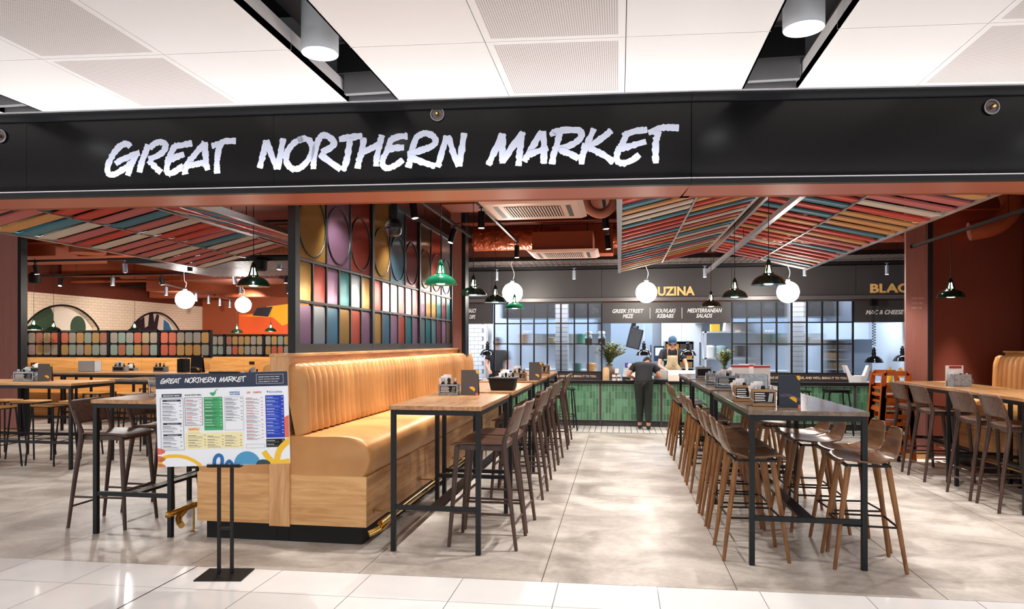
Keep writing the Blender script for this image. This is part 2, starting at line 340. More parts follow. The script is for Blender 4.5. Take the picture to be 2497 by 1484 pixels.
# brick wall with arched niches along the far left, receding
BRK = mat('cream_brick', '#f0d9bd', 0.6, kind='brick', col2='#cbb190')
WN = mat('arch_backing', '#e9dcc9', 0.6); DG = mat('mural_green', '#2f4a35', 0.6); DN = mat('mural_navy', '#241f2c', 0.6); MBLU = mat('mural_blue', '#2f6f9f', 0.6)
def arch_wall():
    arches = [(13.77, 1.31, 1.08), (16.9, 1.24, 1.12)]
    y0, y1, zt, X = 12.4, 19.0, 2.64, -12.5
    mb = MB(); ys = [y0 + (y1 - y0) * k / 220 for k in range(221)]
    def zb(y):
        z = 0.0
        for c, r, cz in arches:
            if abs(y - c) < 1.02 * r / 1.31: z = max(z, cz + math.sqrt(max(0, r * r - (y - c) ** 2)))
        return z
    for a, b in zip(ys[:-1], ys[1:]):
        za, zb_ = zb(a), zb(b)
        mb.add([(X, a, za), (X, b, zb_), (X, b, zt), (X, a, zt), (X - .12, a, za), (X - .12, b, zb_)], [(0, 1, 2, 3), (0, 4, 5, 1)])
    o = mb.build('wall_arched', BRK, ang=0); struct(o)
    struct(MB().box(X - .2, y0, 0, X - .13, y1, zt).build('wall_niche', WN, ang=0)); struct(MB().box(X - .2, y0, zt, X, y1, 4.0).build('wall_above_arches', TERRD, ang=0))
    for i, (c, r, cz) in enumerate(arches):
        half = 1.02 * r / 1.31; a0 = math.asin(half / r)
        t = MB().tube([(X + .01, c + (r + .01) * math.sin(a), cz + (r + .01) * math.cos(a)) for a in [a0 * (k / 16 - 1) for k in range(33)]], 0.022, 6)
        t.box(X - .01, c - half - .03, 0.5, X + .03, c - half + .01, cz + r * math.cos(a0)); t.box(X - .01, c + half - .01, 0.5, X + .03, c + half + .03, cz + r * math.cos(a0))
        tag(t.build('arch_trim', BLK), 'black metal arch trim framing the %s wall niche' % ('green-spotted nearer' if i == 0 else 'navy and blue farther'), 'trim')
    def blob(name, m, cy, cz, ry, rz, lab, x=X - .125):
        o = MB().prism([(cy + ry * math.cos(2 * PI * k / 28), cz + rz * math.sin(2 * PI * k / 28)) for k in range(28)], x, x + .004, 'x').build(name, m, ang=0); return tag(o, lab, 'wall art')
    blob('painted_spot', DG, 13.35, 2.12, .27, .30, 'larger dark green painted spot in the nearer arched niche')
    blob('painted_spot', DG, 14.33, 1.92, .23, .26, 'smaller dark green painted spot low in the nearer arched niche')
    tag(MB().prism([(16.0, 1.6), (16.1, 1.9), (16.35, 2.12), (16.6, 2.25), (16.62, 1.95), (16.75, 2.0), (16.8, 2.33), (16.95, 2.36), (17.0, 2.1), (17.1, 2.34), (17.2, 2.3), (17.12, 1.95), (17.25, 1.8), (17.2, 1.5)], X - .125, X - .121, 'x').build('painted_branch', DN, ang=0), 'navy painted branching shape in the farther arched niche', 'wall art')
    tag(MB().prism([(17.35, 1.5), (17.4, 2.2), (17.6, 2.1), (17.85, 1.75), (17.9, 1.5)], X - .125, X - .121, 'x').build('painted_leaf', MBLU, ang=0), 'blue painted leaf shape in the farther arched niche', 'wall art')
arch_wall()
# far back: orange mural panel
om = thing('mural_panel', 'bright orange mural panel with yellow and black shapes at far back', 'wall art', (-10.05, 18.9, 0))
MB().box(-1.2, 0, 0.0, 1.6, .05, 2.42).build('panel', mat('mural_orange', '#e8581c', 0.6), om, ang=0)
MB().prism([(-1.2, 2.35), (-.5, 2.4), (-.3, 2.62), (.9, 2.75), (1.5, 2.5), (.6, 2.2), (.2, 2.05), (-.1, 2.3)], -.006, .05, 'y').build('yellow_shape', mat('mural_yellow', '#f0ab12', 0.6), om, ang=0)
MB().prism([(-.75, 2.36), (-.6, 2.58), (-.1, 2.62), (-.25, 2.32)], -.012, .05, 'y').build('black_shape', DN, om, ang=0)
# columns
def column(nm, lab, x0, x1, y0, y1, zb, strip):
    t = thing(nm, lab, 'column', (x0, y0, 0)); w, d = x1 - x0, y1 - y0
    MB().box(0, 0, zb, w, d, 4.0).build('shaft', PINK, t, ang=0)
    if zb < .5: MB().box(-.01, -.012, 0, w + .01, 0, .11).build('skirting', PANEL, t, ang=0)
    for sx in strip:
        MB().box(w if sx > 0 else -.02, -.01, zb, w + .06 if sx > 0 and zb < .5 else (w + .015 if sx > 0 else 0), d, 4.0).build('edge_strip', BLK, t, ang=0)
    return t
cl = column('column', 'wide dusty pink column at the far left with black edge', -11.4, -9.84, 9.9, 10.02, 0, [1])
column('column', 'slim pink-brown column rising behind the coloured glass screen', -2.66, -2.48, 10.62, 10.85, 0, [1])
cr = column('column', 'pink-brown column with faded lettering right of the kitchen hatch', 3.79, 4.06, 9.85, 9.9, 0, [1])
LET = mat('pale_pink_lettering', '#c9a09c', 0.6)
for i, (s, w) in enumerate((('ORDER FROM', .155), ('YOUR TABLE', .15), ('USING THE', .13))):
    text(s, w, .032, LET, cr, (.065, -.004, 2.125 - i * .064), bold=.01, name='lettering')
b = thing('alarm_beacon', 'small red alarm beacon on the far left pink column', 'alarm', (-10.26, 9.9, 2.98))
MB().lathe([(.04, 0), (.05, -.02), (.045, -.05), (.02, -.075), (0, -.08)], ax='y', n=16).build('beacon', mat('red_plastic', '#c01f1d', 0.3), b)
# ================================================================== shop sign
FI1 = math.atan2(.31, 4.765); FI2 = math.atan2(.21, 2.045)
FAS = mat('satin_black_fascia', '#0a0a0b', 0.22, 0.0, spec=0.22)
SW = mat('sign_white_vinyl', '#b9bfd2', 0.5)
sg = thing('shop_sign', 'long black shop fascia with white brush-lettered name above the entrance', 'sign', (-4.31, 4.19, 0), FI1)
def fascia(par, x0, x1, joints):
    e = sorted([x0] + joints + [x1])
    for a, b_ in zip(e[:-1], e[1:]): MB().box(a + .001, 0, 2.607, b_ - .001, .03, 3.095).build('fascia_panel', FAS, par, ang=0)
    MB().box(x0, -.022, 3.095, x1, .05, 3.14).build('top_capping', BLK, par, ang=0)
    MB().box(x0, -.012, 2.60, x1, .03, 2.607).build('light_strip', mat('pale_strip', '#e9e4ea', 0.3), par, ang=0)
    MB().box(x0, -.006, 2.565, x1, .04, 2.60).build('bottom_angle', BLK, par, ang=0)
    MB().box(x0, .04, 2.565, x1, .36, 2.60).build('soffit', mat('soffit_terracotta', '#b5604a', 0.4), par, ang=0)
L1 = 4.775
fascia(sg, -4.6, L1, [0.2, 1.45 + .55])
s2 = dict(loc=(.455, 4.50, 0)); sg2 = thing('sign_return', 'plain black fascia continuing right of the lettered shop sign', 'sign', (.455, 4.50, 0), FI2)
fascia(sg2, 0.002, 5.2, [])
rr = random.Random(3)
for ch, ss in WORDMARK:
    mb = MB()
    for k, st in enumerate(ss): brush(mb, st, 0.041 if ch not in 'X' else .04, -0.004 - .0006 * k, 0.0, rr, 0.16, 7)
    mb.build('letter', SW, sg, ang=0)
wf = MB().box(-4.6, .36, 2.565, L1 + .05, .42, 4.05).build('wall_front', TERR, ang=0); wf.location = sg.location; wf.rotation_euler = sg.rotation_euler; struct(wf)
wf2 = MB().box(0, .36, 2.565, 5.2, .42, 4.05).build('wall_front_right', TERR, ang=0); wf2.location = sg2.location; wf2.rotation_euler = sg2.rotation_euler; struct(wf2)
CHR = mat('chrome', '#d8d8dc', 0.12, 1.0)
sp = thing('sprinkler_head', 'small round sprinkler head on the fascia above the letters of the second word', 'sprinkler', (-1.19, 4.39, 3.06), FI1)
MB().lathe([(.045, 0), (.045, -.006), (.036, -.008), (.034, -.002)], ax='y', n=24).build('rosette', mat('smoked_plastic', '#5b5456', 0.15, 0.4), sp)
MB().lathe([(.012, 0), (.014, -.03), (.006, -.045), (0, -.05)], ax='y', n=12).build('nozzle', BRASS, sp)
MB().tube([(0.045 * math.cos(a), -.01, .045 * math.sin(a)) for a in [2 * PI * k / 24 for k in range(24)]], .0015, 5, True).build('rim', CHR, sp)
dup(sp, (2.295, 4.68, 3.02), FI2, 'small round sprinkler head on the plain right end of the fascia')
dup(sp, (-4.3, 4.185, 3.0), FI1, 'small round sprinkler head at the left end of the fascia')
# ================================================================== mall ceiling
CW = mat('white_ceiling_metal', '#e2dedd', 0.45); CP = mat('perforated_ceiling_metal', '#d6cdcb', 0.5, kind='perf', col2='#7c7472', scale=85)
CG = mat('grey_trim_metal', '#8b8a8d', 0.45); MESHB = mat('black_mesh', '#3a3537', 0.6, kind='perf', col2='#0a0908', scale=70)
def ysn(x): return (4.19 + (x + 4.31) * .0651 if x < .455 else 4.50 + (x - .455) * .1027) - .075
def jy(k, x): return ysn(x) if k == 0 else 3.60 + .07 * x - 1.2 * (k - 1)
mc = MB().box(-9, -4.2, 3.75, 7.5, 4.9, 3.8).build('ceiling_concourse', mat('black_void', '#0e0b0b', 0.9), ang=0); struct(mc)
grp = [(-8.72, -6.70), (-6.42, -4.2), (-3.93, -1.76), (-1.44, .77), (1.09, 3.27), (3.55, 5.75)]
def cpanel(x0, x1, k, perf, lipL, lipR):
    g = .002; P = [(x0 + g, jy(k + 1, x0) + g), (x1 - g, jy(k + 1, x1) + g), (x1 - g, jy(k, x1) - g), (x0 + g, jy(k, x0) - g)]
    mb = MB(); z = 3.14
    if perf:
        i = .035; Q = [(P[0][0] + i, P[0][1] + i), (P[1][0] - i, P[1][1] + i), (P[2][0] - i, P[2][1] - i), (P[3][0] + i, P[3][1] - i)]
        vs = [(a, b, z) for a, b in P] + [(a, b, z) for a, b in Q]
        mb.add(vs, [(0, 4, 5, 1), (1, 5, 6, 2), (2, 6, 7, 3), (3, 7, 4, 0)]); mb.cur = 1; mb.add([(a, b, z) for a, b in Q], [(0, 3, 2, 1)]); mb.cur = 0
    else: mb.add([(a, b, z) for a, b in P], [(0, 3, 2, 1)])
    top = [(a, b, z + .035) for a, b in P]; mb.add([(a, b, z) for a, b in P] + top, [(0, 1, 5, 4), (1, 2, 6, 5), (2, 3, 7, 6), (3, 0, 4, 7), (4, 5, 6, 7)])
    if lipL: mb.box(x0 + g, P[0][1], z, x0 + .012, P[3][1], z + .11)
    if lipR: mb.box(x1 - .012, P[1][1], z, x1 - g, P[2][1], z + .11)
    mb.build('ceiling_panel', [CW, CP], mc, ang=0)
for a, b_ in grp:
    w = (b_ - a) / 3
    for c in range(3):
        for k in range(0, 4): cpanel(a + c * w, a + c * w + w, k, c == 1, c == 0, c == 2)
for k, (a, b_) in enumerate(zip(grp[:-1], grp[1:])):
    x0, x1 = a[1], b_[0]
    MB().add([(x0 - .1, jy(4, x0), 3.42), (x1 + .1, jy(4, x1), 3.42), (x1 + .1, ysn(x1) - .25, 3.42), (x0 - .1, ysn(x0) - .25, 3.42)], [(0, 3, 2, 1)]).build('mesh_liner', MESHB, mc, ang=0)
    MB().box(x0 + .01, ysn(x0) - .11, 3.15, x1 - .01, ysn(x0) - .07, 3.34).build('slot_end', CG, mc, ang=0)
    MB().box(x0 + .01, ysn(x0) - .22, 3.24, x1 - .01, ysn(x0) - .2, 3.42).build('slot_baffle', BLKM, mc, ang=0)
# trim channel between ceiling and sign
for sgx, a, b_, nm in ((sg, -4.6, L1, 'trim_1'), (sg2, 0, 5.2, 'trim_2')):
    o = MB().box(a, -.075, 3.142, b_, -.055, 3.2).box(a, -.055, 3.15, b_, .02, 3.165).box(a, .0, 3.14, b_, .42, 3.8).build(nm, CG, ang=0)
    o.location = sgx.location; o.rotation_euler = sgx.rotation_euler; struct(o)
# downlights hanging in the slots
DLW = mat('downlight_body', '#d9dde2', 0.35); LENS = mat('downlight_lens', '#ffffff', emit=7)
dl = thing('cylinder_downlight', 'white cylinder downlight in the ceiling slot left of centre', 'ceiling light', (-1.62, 3.53, 3.13))
MB().lathe([(.088, .012), (.098, .0), (.1, .003), (.1, .27), (.0, .27)], n=32).build('housing', DLW, dl)
MB().lathe([(.086, .008), (.06, .03), (0, .04)], n=32).build('lens', LENS, dl)
MB().box(-.015, -.015, .27, .015, .015, .62).build('stem', BLK, dl, ang=0)
dls = [((-1.62, 3.53, 3.13), None)]
for (x, y), lab in (((.918, 3.63), 'white cylinder downlight in the ceiling slot right of centre'), ((-4.08, 3.4), 'white cylinder downlight in the leftmost ceiling slot, outside the picture'), ((3.4, 3.7), 'white cylinder downlight in the rightmost ceiling slot, outside the picture')):
    dup(dl, (x, y, 3.13), 0, lab)
for x, y in ((-1.62, 3.53), (.918, 3.63), (-4.08, 3.4), (3.4, 3.7), (-1.62, 1.0), (.918, 1.1), (-4.08, .9), (3.4, 1.2)):
    lamp('SPOT', (x, y, 3.11), 45, NEUT, .08, (0, 0, 0), 2.0, .7, name='downlight_lamp')
# ================================================================== furniture builders
def catR(p, k=4): return [Vector(q) for q in catmull(p, k)]
def make_bar_chair(label):
    """dark brown bentwood bar chair, faces +x"""
    t = thing('bar_chair', label, 'chair')
    # seat: dished plywood
    def sf(i, j):
        u = i / 12; v = j / 12 * 2 - 1; x = -.19 + .42 * u; hw = .205 - .02 * (1 - u) - .025 * max(0, (u - .8) / .2) ** 2
        return (x, v * hw, .79 - .014 * (1 - v * v) * (1 if u < .75 else 1 - (u - .75) * 3) - .02 * max(0, (u - .72) / .28) ** 2)
    MB().grid(sf, 13, 13, flip=True).build('seat', CHAIRX, t, solid=.016)
    a = MB(); a.box(-.18, -.17, .735, .18, -.15, .775).box(-.18, .15, .735, .18, .17, .775).box(.165, -.17, .735, .185, .17, .775).box(-.19, -.17, .74, -.17, .17, .78)
    a.build('seat_frame', CHAIRW, t, bev=.003)
    for s in (-1, 1):
        MB().tube([(.235, s * .2, 0), (.205, s * .18, .4), (.178, s * .168, .765)], [.0135, .018, .021], 10).build('leg', CHAIRW, t)
        MB().tube(catR([(-.285, s * .205, 0), (-.235, s * .192, .4), (-.19, s * .178, .72), (-.188, s * .176, .8), (-.215, s * .18, .88), (-.245, s * .186, .985)], 3), [.0135, .0145, .016, .018, .0195, .021, .022, .022, .022, .021, .02, .019, .018, .0165, .015, .014][:16], 10).build('leg', CHAIRW, t)
        MB().tube([(.218, s * .186, .26), (-.252, s * .195, .26)], .0095, 8).build('stretcher', CHAIRW, t)
    MB().tube([(.214, -.186, .32), (.214, .186, .32)], .011, 8).build('stretcher', CHAIRW, t)
    MB().tube([(-.262, -.197, .18), (-.262, .197, .18)], .0095, 8).build('stretcher', CHAIRW, t)
    def bf(i, j):
        u = i / 10; v = j / 14 * 2 - 1; z = .868 + .2 * u; hw = .2 + .014 * u - .035 * max(0, (u - .8) / .2) ** 2
        return (-.216 - .06 * u - .03 * (1 - v * v), v * hw, z)
    MB().grid(bf, 11, 15).build('backrest', CHAIRX, t, solid=.012)
    return t
def make_shell_stool(label):
    t = thing('bar_stool', label, 'stool')
    prof = catmull([(.2, .722, .17), (.185, .742, .19), (.1, .735, .205), (0, .727, .205), (-.1, .733, .2), (-.17, .76, .185), (-.205, .82, .155), (-.222, .89, .14), (-.235, .945, .118), (-.238, .957, .09)], 3)
    def sf(i, j):
        x, z, hw = prof[i]; v = j / 14 * 2 - 1; cup = .014 * v * v if i < 15 else 0; cb = .02 * v * v if i >= 12 else 0
        return (x + cb, v * hw, z + cup - (.02 * v ** 4 if i < 4 else 0))
    MB().grid(sf, len(prof), 15, flip=True).build('seat_shell', WALN, t, solid=.013, ang=50)
    MB().box(-.14, -.15, .7, .15, -.13, .716).box(-.14, .13, .7, .15, .15, .716).box(-.14, -.15, .7, -.12, .15, .716).box(.13, -.15, .7, .15, .15, .716).build('underframe', BLK, t)
    F = {}
    for sx in (-1, 1):
        for sy in (-1, 1):
            MB().tube([(sx * .225, sy * .19, 0), (sx * .17, sy * .155, .4), (sx * .125, sy * .13, .705)], [.0125, .017, .021], 10).build('leg', WALNL, t)
    c = lambda z: (.225 - .1 * z / .705, .19 - .06 * z / .705)
    for z in (.3,):
        x, y = c(z)
        for p, q in (((x, -y), (x, y)), ((-x, -y), (-x, y)), ((x, -y), (-x, -y)), ((x, y), (-x, y))): MB().tube([(*p, z), (*q, z)], .0075, 8).build('footrest', BLK, t)
    return t
def make_ply_stool(label):
    t = thing('plywood_stool', label, 'stool')
    MB().prism(rrect(.36, .38, .06), .745, .763).build('seat', PLY, t, bev=.004)
    MB().box(-.16, -.17, .733, .16, -.155, .745).box(-.16, .155, .733, .16, .17, .745).box(-.16, -.17, .733, -.145, .17, .745).box(.145, -.17, .733, .16, .17, .745).build('underframe', BLK, t)
    for sx in (-1, 1):
        for sy in (-1, 1): MB().tube([(sx * .2, sy * .2, 0), (sx * .15, sy * .16, .74)], .0105, 8).build('leg', BLK, t)
    for sx in (-1, 1):
        MB().tube([(sx * .18, -.184, .3), (sx * .18, .184, .3)], .006, 6).build('footrest', BLK, t)
        MB().tube([(-.18, sx * .184, .34), (.18, sx * .184, .34)], .006, 6).build('footrest', BLK, t)
    return t
def make_table(label, w, l, h, topm, loc, rz=0, group=None, th=.032, mid=True, fr=BLK):
    """origin at the near left corner, width along x, length along y"""
    t = thing('bar_table', label, 'table', loc, rz, group)
    MB().box(-.01, -.01, h - th, w + .01, l + .01, h).build('tabletop', topm, t, bev=.003)
    lg = .036
    for x in (0, w - lg):
        for y in (0, l - lg): MB().box(x, y, 0, x + lg, y + lg, h - th - .001).build('leg', fr, t, bev=.002)
    for y in (0, l - lg): MB().box(lg, y, h - th - .037, w - lg, y + lg, h - th - .001).build('top_rail', fr, t, bev=.002)
    for x in (0, w - lg): MB().box(x, lg, h - th - .037, x + lg, l - lg, h - th - .001).build('top_rail', fr, t, bev=.002)
    for y in (0, l - lg): MB().box(lg, y + .004, .31, w - lg, y + lg - .004, .345).build('end_rail', fr, t, bev=.002)
    if mid: MB().box(w / 2 - .045, lg, .322, w / 2 + .045, l - lg, .345).build('foot_rail', fr, t, bev=.002)
    return t
# ------------------------------------------------------------------ tables
TB = []
ORD = ('nearest', 'second', 'third', 'farthest')
for (y0, y1), nm in zip(((4.87, 6.14), (6.36, 7.8), (8.1, 9.5), (9.78, 11.05)), ORD):
    make_table('light oak bar table with black frame alongside the tan banquette, %s of four' % nm, .68, y1 - y0, 1.085, OAK, (-1.68, y0, 0))
for (y0, y1), nm in zip(((4.95, 6.8), (7.05, 8.85), (9.05, 10.6)), ('nearest', 'middle', 'farthest')):
    make_table('grey-brown topped bar table in the centre aisle row, %s of three' % nm, .77, y1 - y0, 1.08, DOAK, (.895, y0, 0))
make_table('oak bar table before the right-hand booth, farther of two', .66, 1.4, 1.05, OAK, (3.58, 8.2, 0))
make_table('oak bar table at the right edge, nearer of the two by the booth', .66, 1.3, 1.05, OAK, (3.58, 6.75, 0))
make_table('oak bar table left of the menu board, drinking glass on it', .7, 1.25, 1.09, OAK, (-4.22, 4.94, 0))
make_table('long pale oak bar table at the left edge with a galvanised caddy', 2.9, .72, 1.055, OAKX, (-9.5, 7.38, 0), mid=False)
make_table('long pale oak bar table in the second row at the left', 3.1, .75, 1.06, OAKX, (-9.75, 9.95, 0), mid=False)
make_table('dark-edged small bar table between the two long left tables', .9, .7, 1.03, DOAK, (-7.15, 8.7, 0), mid=False)
# ------------------------------------------------------------------ chairs
c0 = make_bar_chair('dark brown bentwood bar chair beside the nearest banquette table, nearer of its pair')
used = [0]
def put(proto, x, y, rz, label, group=None):
    rz += R.uniform(-.05, .05)
    if not used[0] or used[0] is not proto and proto not in DONE: proto.location = (x, y, 0); proto.rotation_euler = (0, 0, rz); proto['label'] = label; used[0] = proto; DONE.append(proto); o = proto
    else: o = dup(proto, (x, y, 0), rz, label)
    if group: o['group'] = group
    elif 'group' in o: del o['group']
    return o
DONE = []
cw = (('nearest', 5.24, 'nearer'), ('nearest', 5.73, 'farther'), ('second', 6.9, 'nearer'), ('second', 7.5, 'farther'), ('third', 8.42, 'nearer'), ('third', 9.0, 'farther'), ('farthest', 10.1, 'nearer'), ('farthest', 10.75, 'farther'))
for nm, y, q in cw: put(c0, -1.03 + R.uniform(-.02, .02), y, PI, 'dark brown bentwood bar chair at the %s banquette table, %s of its pair' % (nm, q), 'bar chairs along the banquette tables')
for x, y, rz, lb in ((-4.28, 5.28, 0.0, 'dark brown bentwood bar chair left of the menu board, nearer of its pair'), (-4.22, 5.83, -.05, 'dark brown bentwood bar chair left of the menu board, farther of its pair'),
                  (3.63, 9.02, 0, 'dark brown bar chair at the farther right-hand table, next to the orange high chairs'), (3.63, 8.42, 0.03, 'dark brown bar chair at the near corner of the farther right-hand table'),
                  (3.66, 7.52, 0.02, 'dark brown bar chair at the right-edge table, farther of its pair'), (3.69, 7.0, 0.02, 'dark brown bar chair at the right-edge table, nearest of all on the right')):
    put(c0, x, y, rz, lb, 'bar chairs at the side tables')
s0 = make_shell_stool('walnut shell bar stool')
L_ = [(.95, 5.23, 0, 'first'), (.96, 5.7, .03, 'second'), (.95, 6.13, 0, 'third'), (.95, 6.57, -.03, 'fourth')]
for x, y, rz, nm in L_: put(s0, x, y, rz, 'walnut shell stool, aisle side of the nearest centre table, %s from the front' % nm, 'walnut stools at the nearest centre table')
for x, y, rz, nm in [(1.69, 5.13, PI - .04, 'first'), (1.74, 5.58, PI + .03, 'second'), (1.62, 6.06, PI, 'third'), (1.63, 6.5, PI, 'fourth')]:
    put(s0, x, y, rz, 'walnut shell stool, right side of the nearest centre table, %s from the front' % nm, 'walnut stools at the nearest centre table')
for x, y, nm in [(.95, 7.45, 'nearest'), (.95, 7.98, 'middle'), (.95, 8.42, 'farthest')]: put(s0, x, y, 0, 'walnut shell stool, aisle side of the middle centre table, %s of three' % nm, 'walnut stools at the farther centre tables')
for x, y, nm in [(.93, 9.4, 'nearest'), (.92, 9.85, 'middle'), (.92, 10.3, 'farthest')]: put(s0, x, y, 0.05, 'walnut shell stool, aisle side of the farthest centre table, %s of three' % nm, 'walnut stools at the farther centre tables')
for x, y, nm in [(1.6, 7.35, 'nearest'), (1.6, 7.85, 'middle'), (1.6, 8.4, 'farthest')]: put(s0, x, y, PI, 'walnut shell stool, right side of the middle centre table, %s of three' % nm, 'walnut stools at the farther centre tables')
for x, y, nm in [(1.6, 9.45, 'nearer'), (1.6, 10.0, 'farther')]: put(s0, x, y, PI, 'walnut shell stool, right side of the farthest centre table, %s of two' % nm, 'walnut stools at the farther centre tables')
p0 = make_ply_stool('plywood stool')
for x, y, lb in ((-7.62, 7.32, 'light plywood-seat stool with thin black legs in front of the long left table'), (-8.05, 7.42, 'plywood-seat stool half cut by the left picture edge'), (-7.2, 7.75, 'plywood-seat stool tucked under the right end of the long left table'),
                 (-7.9, 8.15, 'plywood-seat stool behind the long left table, left one'), (-7.3, 8.3, 'plywood-seat stool behind the long left table, right one'), (-8.4, 8.2, 'plywood-seat stool behind the long left table, partly off the left edge'),
                 (-6.55, 8.6, 'plywood-seat stool beside the small dark-edged table'), (-5.95, 8.9, 'plywood-seat stool left of the menu board behind the drinking-glass table'), (-5.35, 8.85, 'plywood-seat stool just left of the menu board, behind the farther bar chair'),
                 (-7.5, 9.7, 'plywood-seat stool in front of the second-row long table, right one'), (-8.2, 9.75, 'plywood-seat stool in front of the second-row long table, left one'), (-7.4, 10.8, 'plywood-seat stool behind the second-row long table, right one'), (-8.1, 10.9, 'plywood-seat stool behind the second-row long table, left one')):
    put(p0, x, y, R.uniform(-.1, .1), lb, 'plywood stools around the left tables')
# ------------------------------------------------------------------ banquettes
def make_banquette(name, label, xc, y0, y1, sides, post=True, depth=.70, end=True):
    """double or single sided booth seat running along y"""
    t = thing(name, label, 'banquette', (xc, y0, 0)); L = y1 - y0
    for s in sides:
        x1 = s * depth
        MB().box(s * .05, .05, 0, x1 - s * .05, L - .03, .145).build('kickboard', BLKM, t, ang=0)
        MB().box(s * .035, 0, .145, x1, .02, .53).build('end_panel', PANEL, t, ang=0)
        n = max(2, round(L / 1.24)); w = (L - .022) / n
        for k in range(n): MB().box(x1 - s * .02, .021 + k * w, .145, x1, .019 + (k + 1) * w, .53).build('front_panel', PANELY, t, ang=0)
        MB().box(s * .035, .022, .5, x1 - s * .021, L, .528).build('seat_board', PANELY, t, ang=0)
        # seat cushion: rounded section extruded along y with softened ends
        sec = catmull([(.02, .53), (.02, .80), (.10, .835), (.30, .838), (.50, .842), (.62, .825), (.715, .765), (.74, .67), (.72, .58), (.69, .53)], 4)
        seams = [0, 1.75, 3.45, L] if L > 4 else [0, L / 2, L]; seams = [q for q in seams if q < L - .5] + [L]
        for a, b_ in zip(seams[:-1], seams[1:]):
            ys = [(a, .35), (a + .012, .7), (a + .045, .94), (a + .1, 1), (b_ - .1, 1), (b_ - .045, .985), (b_ - .012, .965), (b_, .94)]
            if a > 0: ys[:4] = [(a, .94), (a + .012, .965), (a + .045, .985), (a + .1, 1)]
            def cf(i, j):
                y, k = ys[i]; x, z = sec[j]; cx, cz = .35, .66
                kk = 1 - (1 - k) * .13 if a > 0 or i > 3 else 1 - (1 - k) * .1
                return (s * (cx + (x - cx) * kk) if x > .1 else s * x, y, max(.53, cz + (z - cz) * kk) if z > .531 else z)
            mb = MB(); mb.grid(cf, len(ys), len(sec), flip=s > 0)
            for q, i in ((0, 0), (1, len(ys) - 1)):
                f = tuple(i * len(sec) + j for j in range(len(sec))); mb.f.append(f if q else f[::-1]); mb.m.append(0)
            mb.build('seat_cushion', LEA, t, ang=60)
        # channel-tufted backrest
        pitch = .113; nb = int((L - .02) / pitch); pitch = (L - .02) / nb; q = 10
        prof = catmull([(.05, 1.34), (.10, 1.362), (.15, 1.345), (.185, 1.29), (.195, 1.15), (.2, 1.0), (.21, .88), (.2, .845)], 3)
        def bf(i, j):
            ph = (i % q) / q; y = .01 + i / q * pitch; bul = .04 * (abs(math.sin(PI * i / q)) ** .5); x, z = prof[j]
            k = 0 if j == 0 else 1; e = min(1, i / 6) ** .5 if i < 6 else 1
            return (s * (x * (1 if k else 1) - .026 + (bul if k else 0) * (1 if j < len(prof) - 1 else .3) - (1 - e) * .05 * k), y, z + (bul * .7 if 0 < j < 8 else 0) - (1 - e) * .03)
        mb = MB(); mb.grid(bf, nb * q + 1, len(prof), flip=s < 0)
        f = tuple(range(len(prof))) ; mb.f.append(f); mb.m.append(0); mb.f.append(tuple(nb * q * len(prof) + j for j in range(len(prof)))[::-1]); mb.m.append(0)
        mb.build('backrest', LEA, t, ang=70)
    if len(sides) == 2: MB().box(-.052, .05, 0, .052, L - .03, .145).build('kickboard', BLKM, t, ang=0)
    n = max(2, round(L / 1.6)); w = L / n
    if len(sides) == 2:
        MB().box(-.034, .03, .145, .034, L - .5, .5).build('core', BLKM, t, ang=0)
        for s in (-1, 1):
            for k in range(n): MB().box(s * .036, k * w + .002, .52, s * .06, (k + 1) * w - .002, 1.44).build('rear_panel', PANELY, t, ang=0)
        MB().box(-.034, .05, .52, .034, L, 1.44).build('infill', PANELY, t, ang=0)
        MB().box(-.085, -.012, .13, .085, 0.0, .86).build('end_post', PANELZ, t, bev=.002)
        MB().box(-.075, -.012, 1.1, .075, .02, 1.44).box(-.062, -.006, .86, .062, .01, 1.1).build('end_cap', PANELZ, t)
        MB().box(-.085, -.014, 1.441, .085, L, 1.465).build('top_rail', PANELY, t, bev=.002)
    else:
        s = sides[0]; x = -s * .04
        for k in range(n): MB().box(x, k * w + .002, 0, s * .034, (k + 1) * w - .002, 1.42).build('rear_panel', PANELY, t, ang=0)
        MB().box(x - s * .05, 0, 1.421, s * .06, L, 1.445).build('top_rail', PANELY, t, bev=.002)
    return t
make_banquette('banquette', 'long double-sided tan leather banquette with oak base beside the entrance', -2.6, 4.95, 11.15, (1, -1))
make_banquette('banquette', 'tan leather booth seat along the right-hand wall', 4.98, 5.6, 9.75, (-1,))
# brass foot rails
def foot_rail(label, x, y0, y1, s, elbow=True):
    t = thing('foot_rail', label, 'foot rail', (x, y0, 0)); L = y1 - y0
    pts = [(-s * .0, .0, .155), (0, .12, .2), (0, .26, .215), (0, L, .215)]
    MB().tube(catR([(s * -.1, -.02, .13), (-s * .02, .06, .165), (0, .2, .21), (0, .4, .215), (0, L, .215)], 4), .024, 14).build('rail', BRASS, t)
    k = 0; y = .28
    while y < L:
        b_ = MB().tube([(0, y, .2), (0, y, 0)], .008, 8).lathe([(.022, 0), (.022, .006), (.009, .01)], (0, y, 0), 12).build('bracket', BRASS, t)
        MB().tube([(-s * .15, y - .02, .235), (0, y - .02, .235)], .006, 8).lathe([(.02, 0), (.02, .005), (0, .007)], (-s * .15, y - .02, .235), 12, 'x').build('bracket', BRASS, t)
        y += 1.24
    return t
foot_rail('polished brass foot rail along the right side of the banquette', -1.74, 4.86, 11.0, 1)
foot_rail('polished brass foot rail end on the left side of the banquette', -3.46, 4.86, 11.0, -1)
foot_rail('brass foot rail in front of the right-hand booth seat', 4.12, 6.0, 9.7, -1)
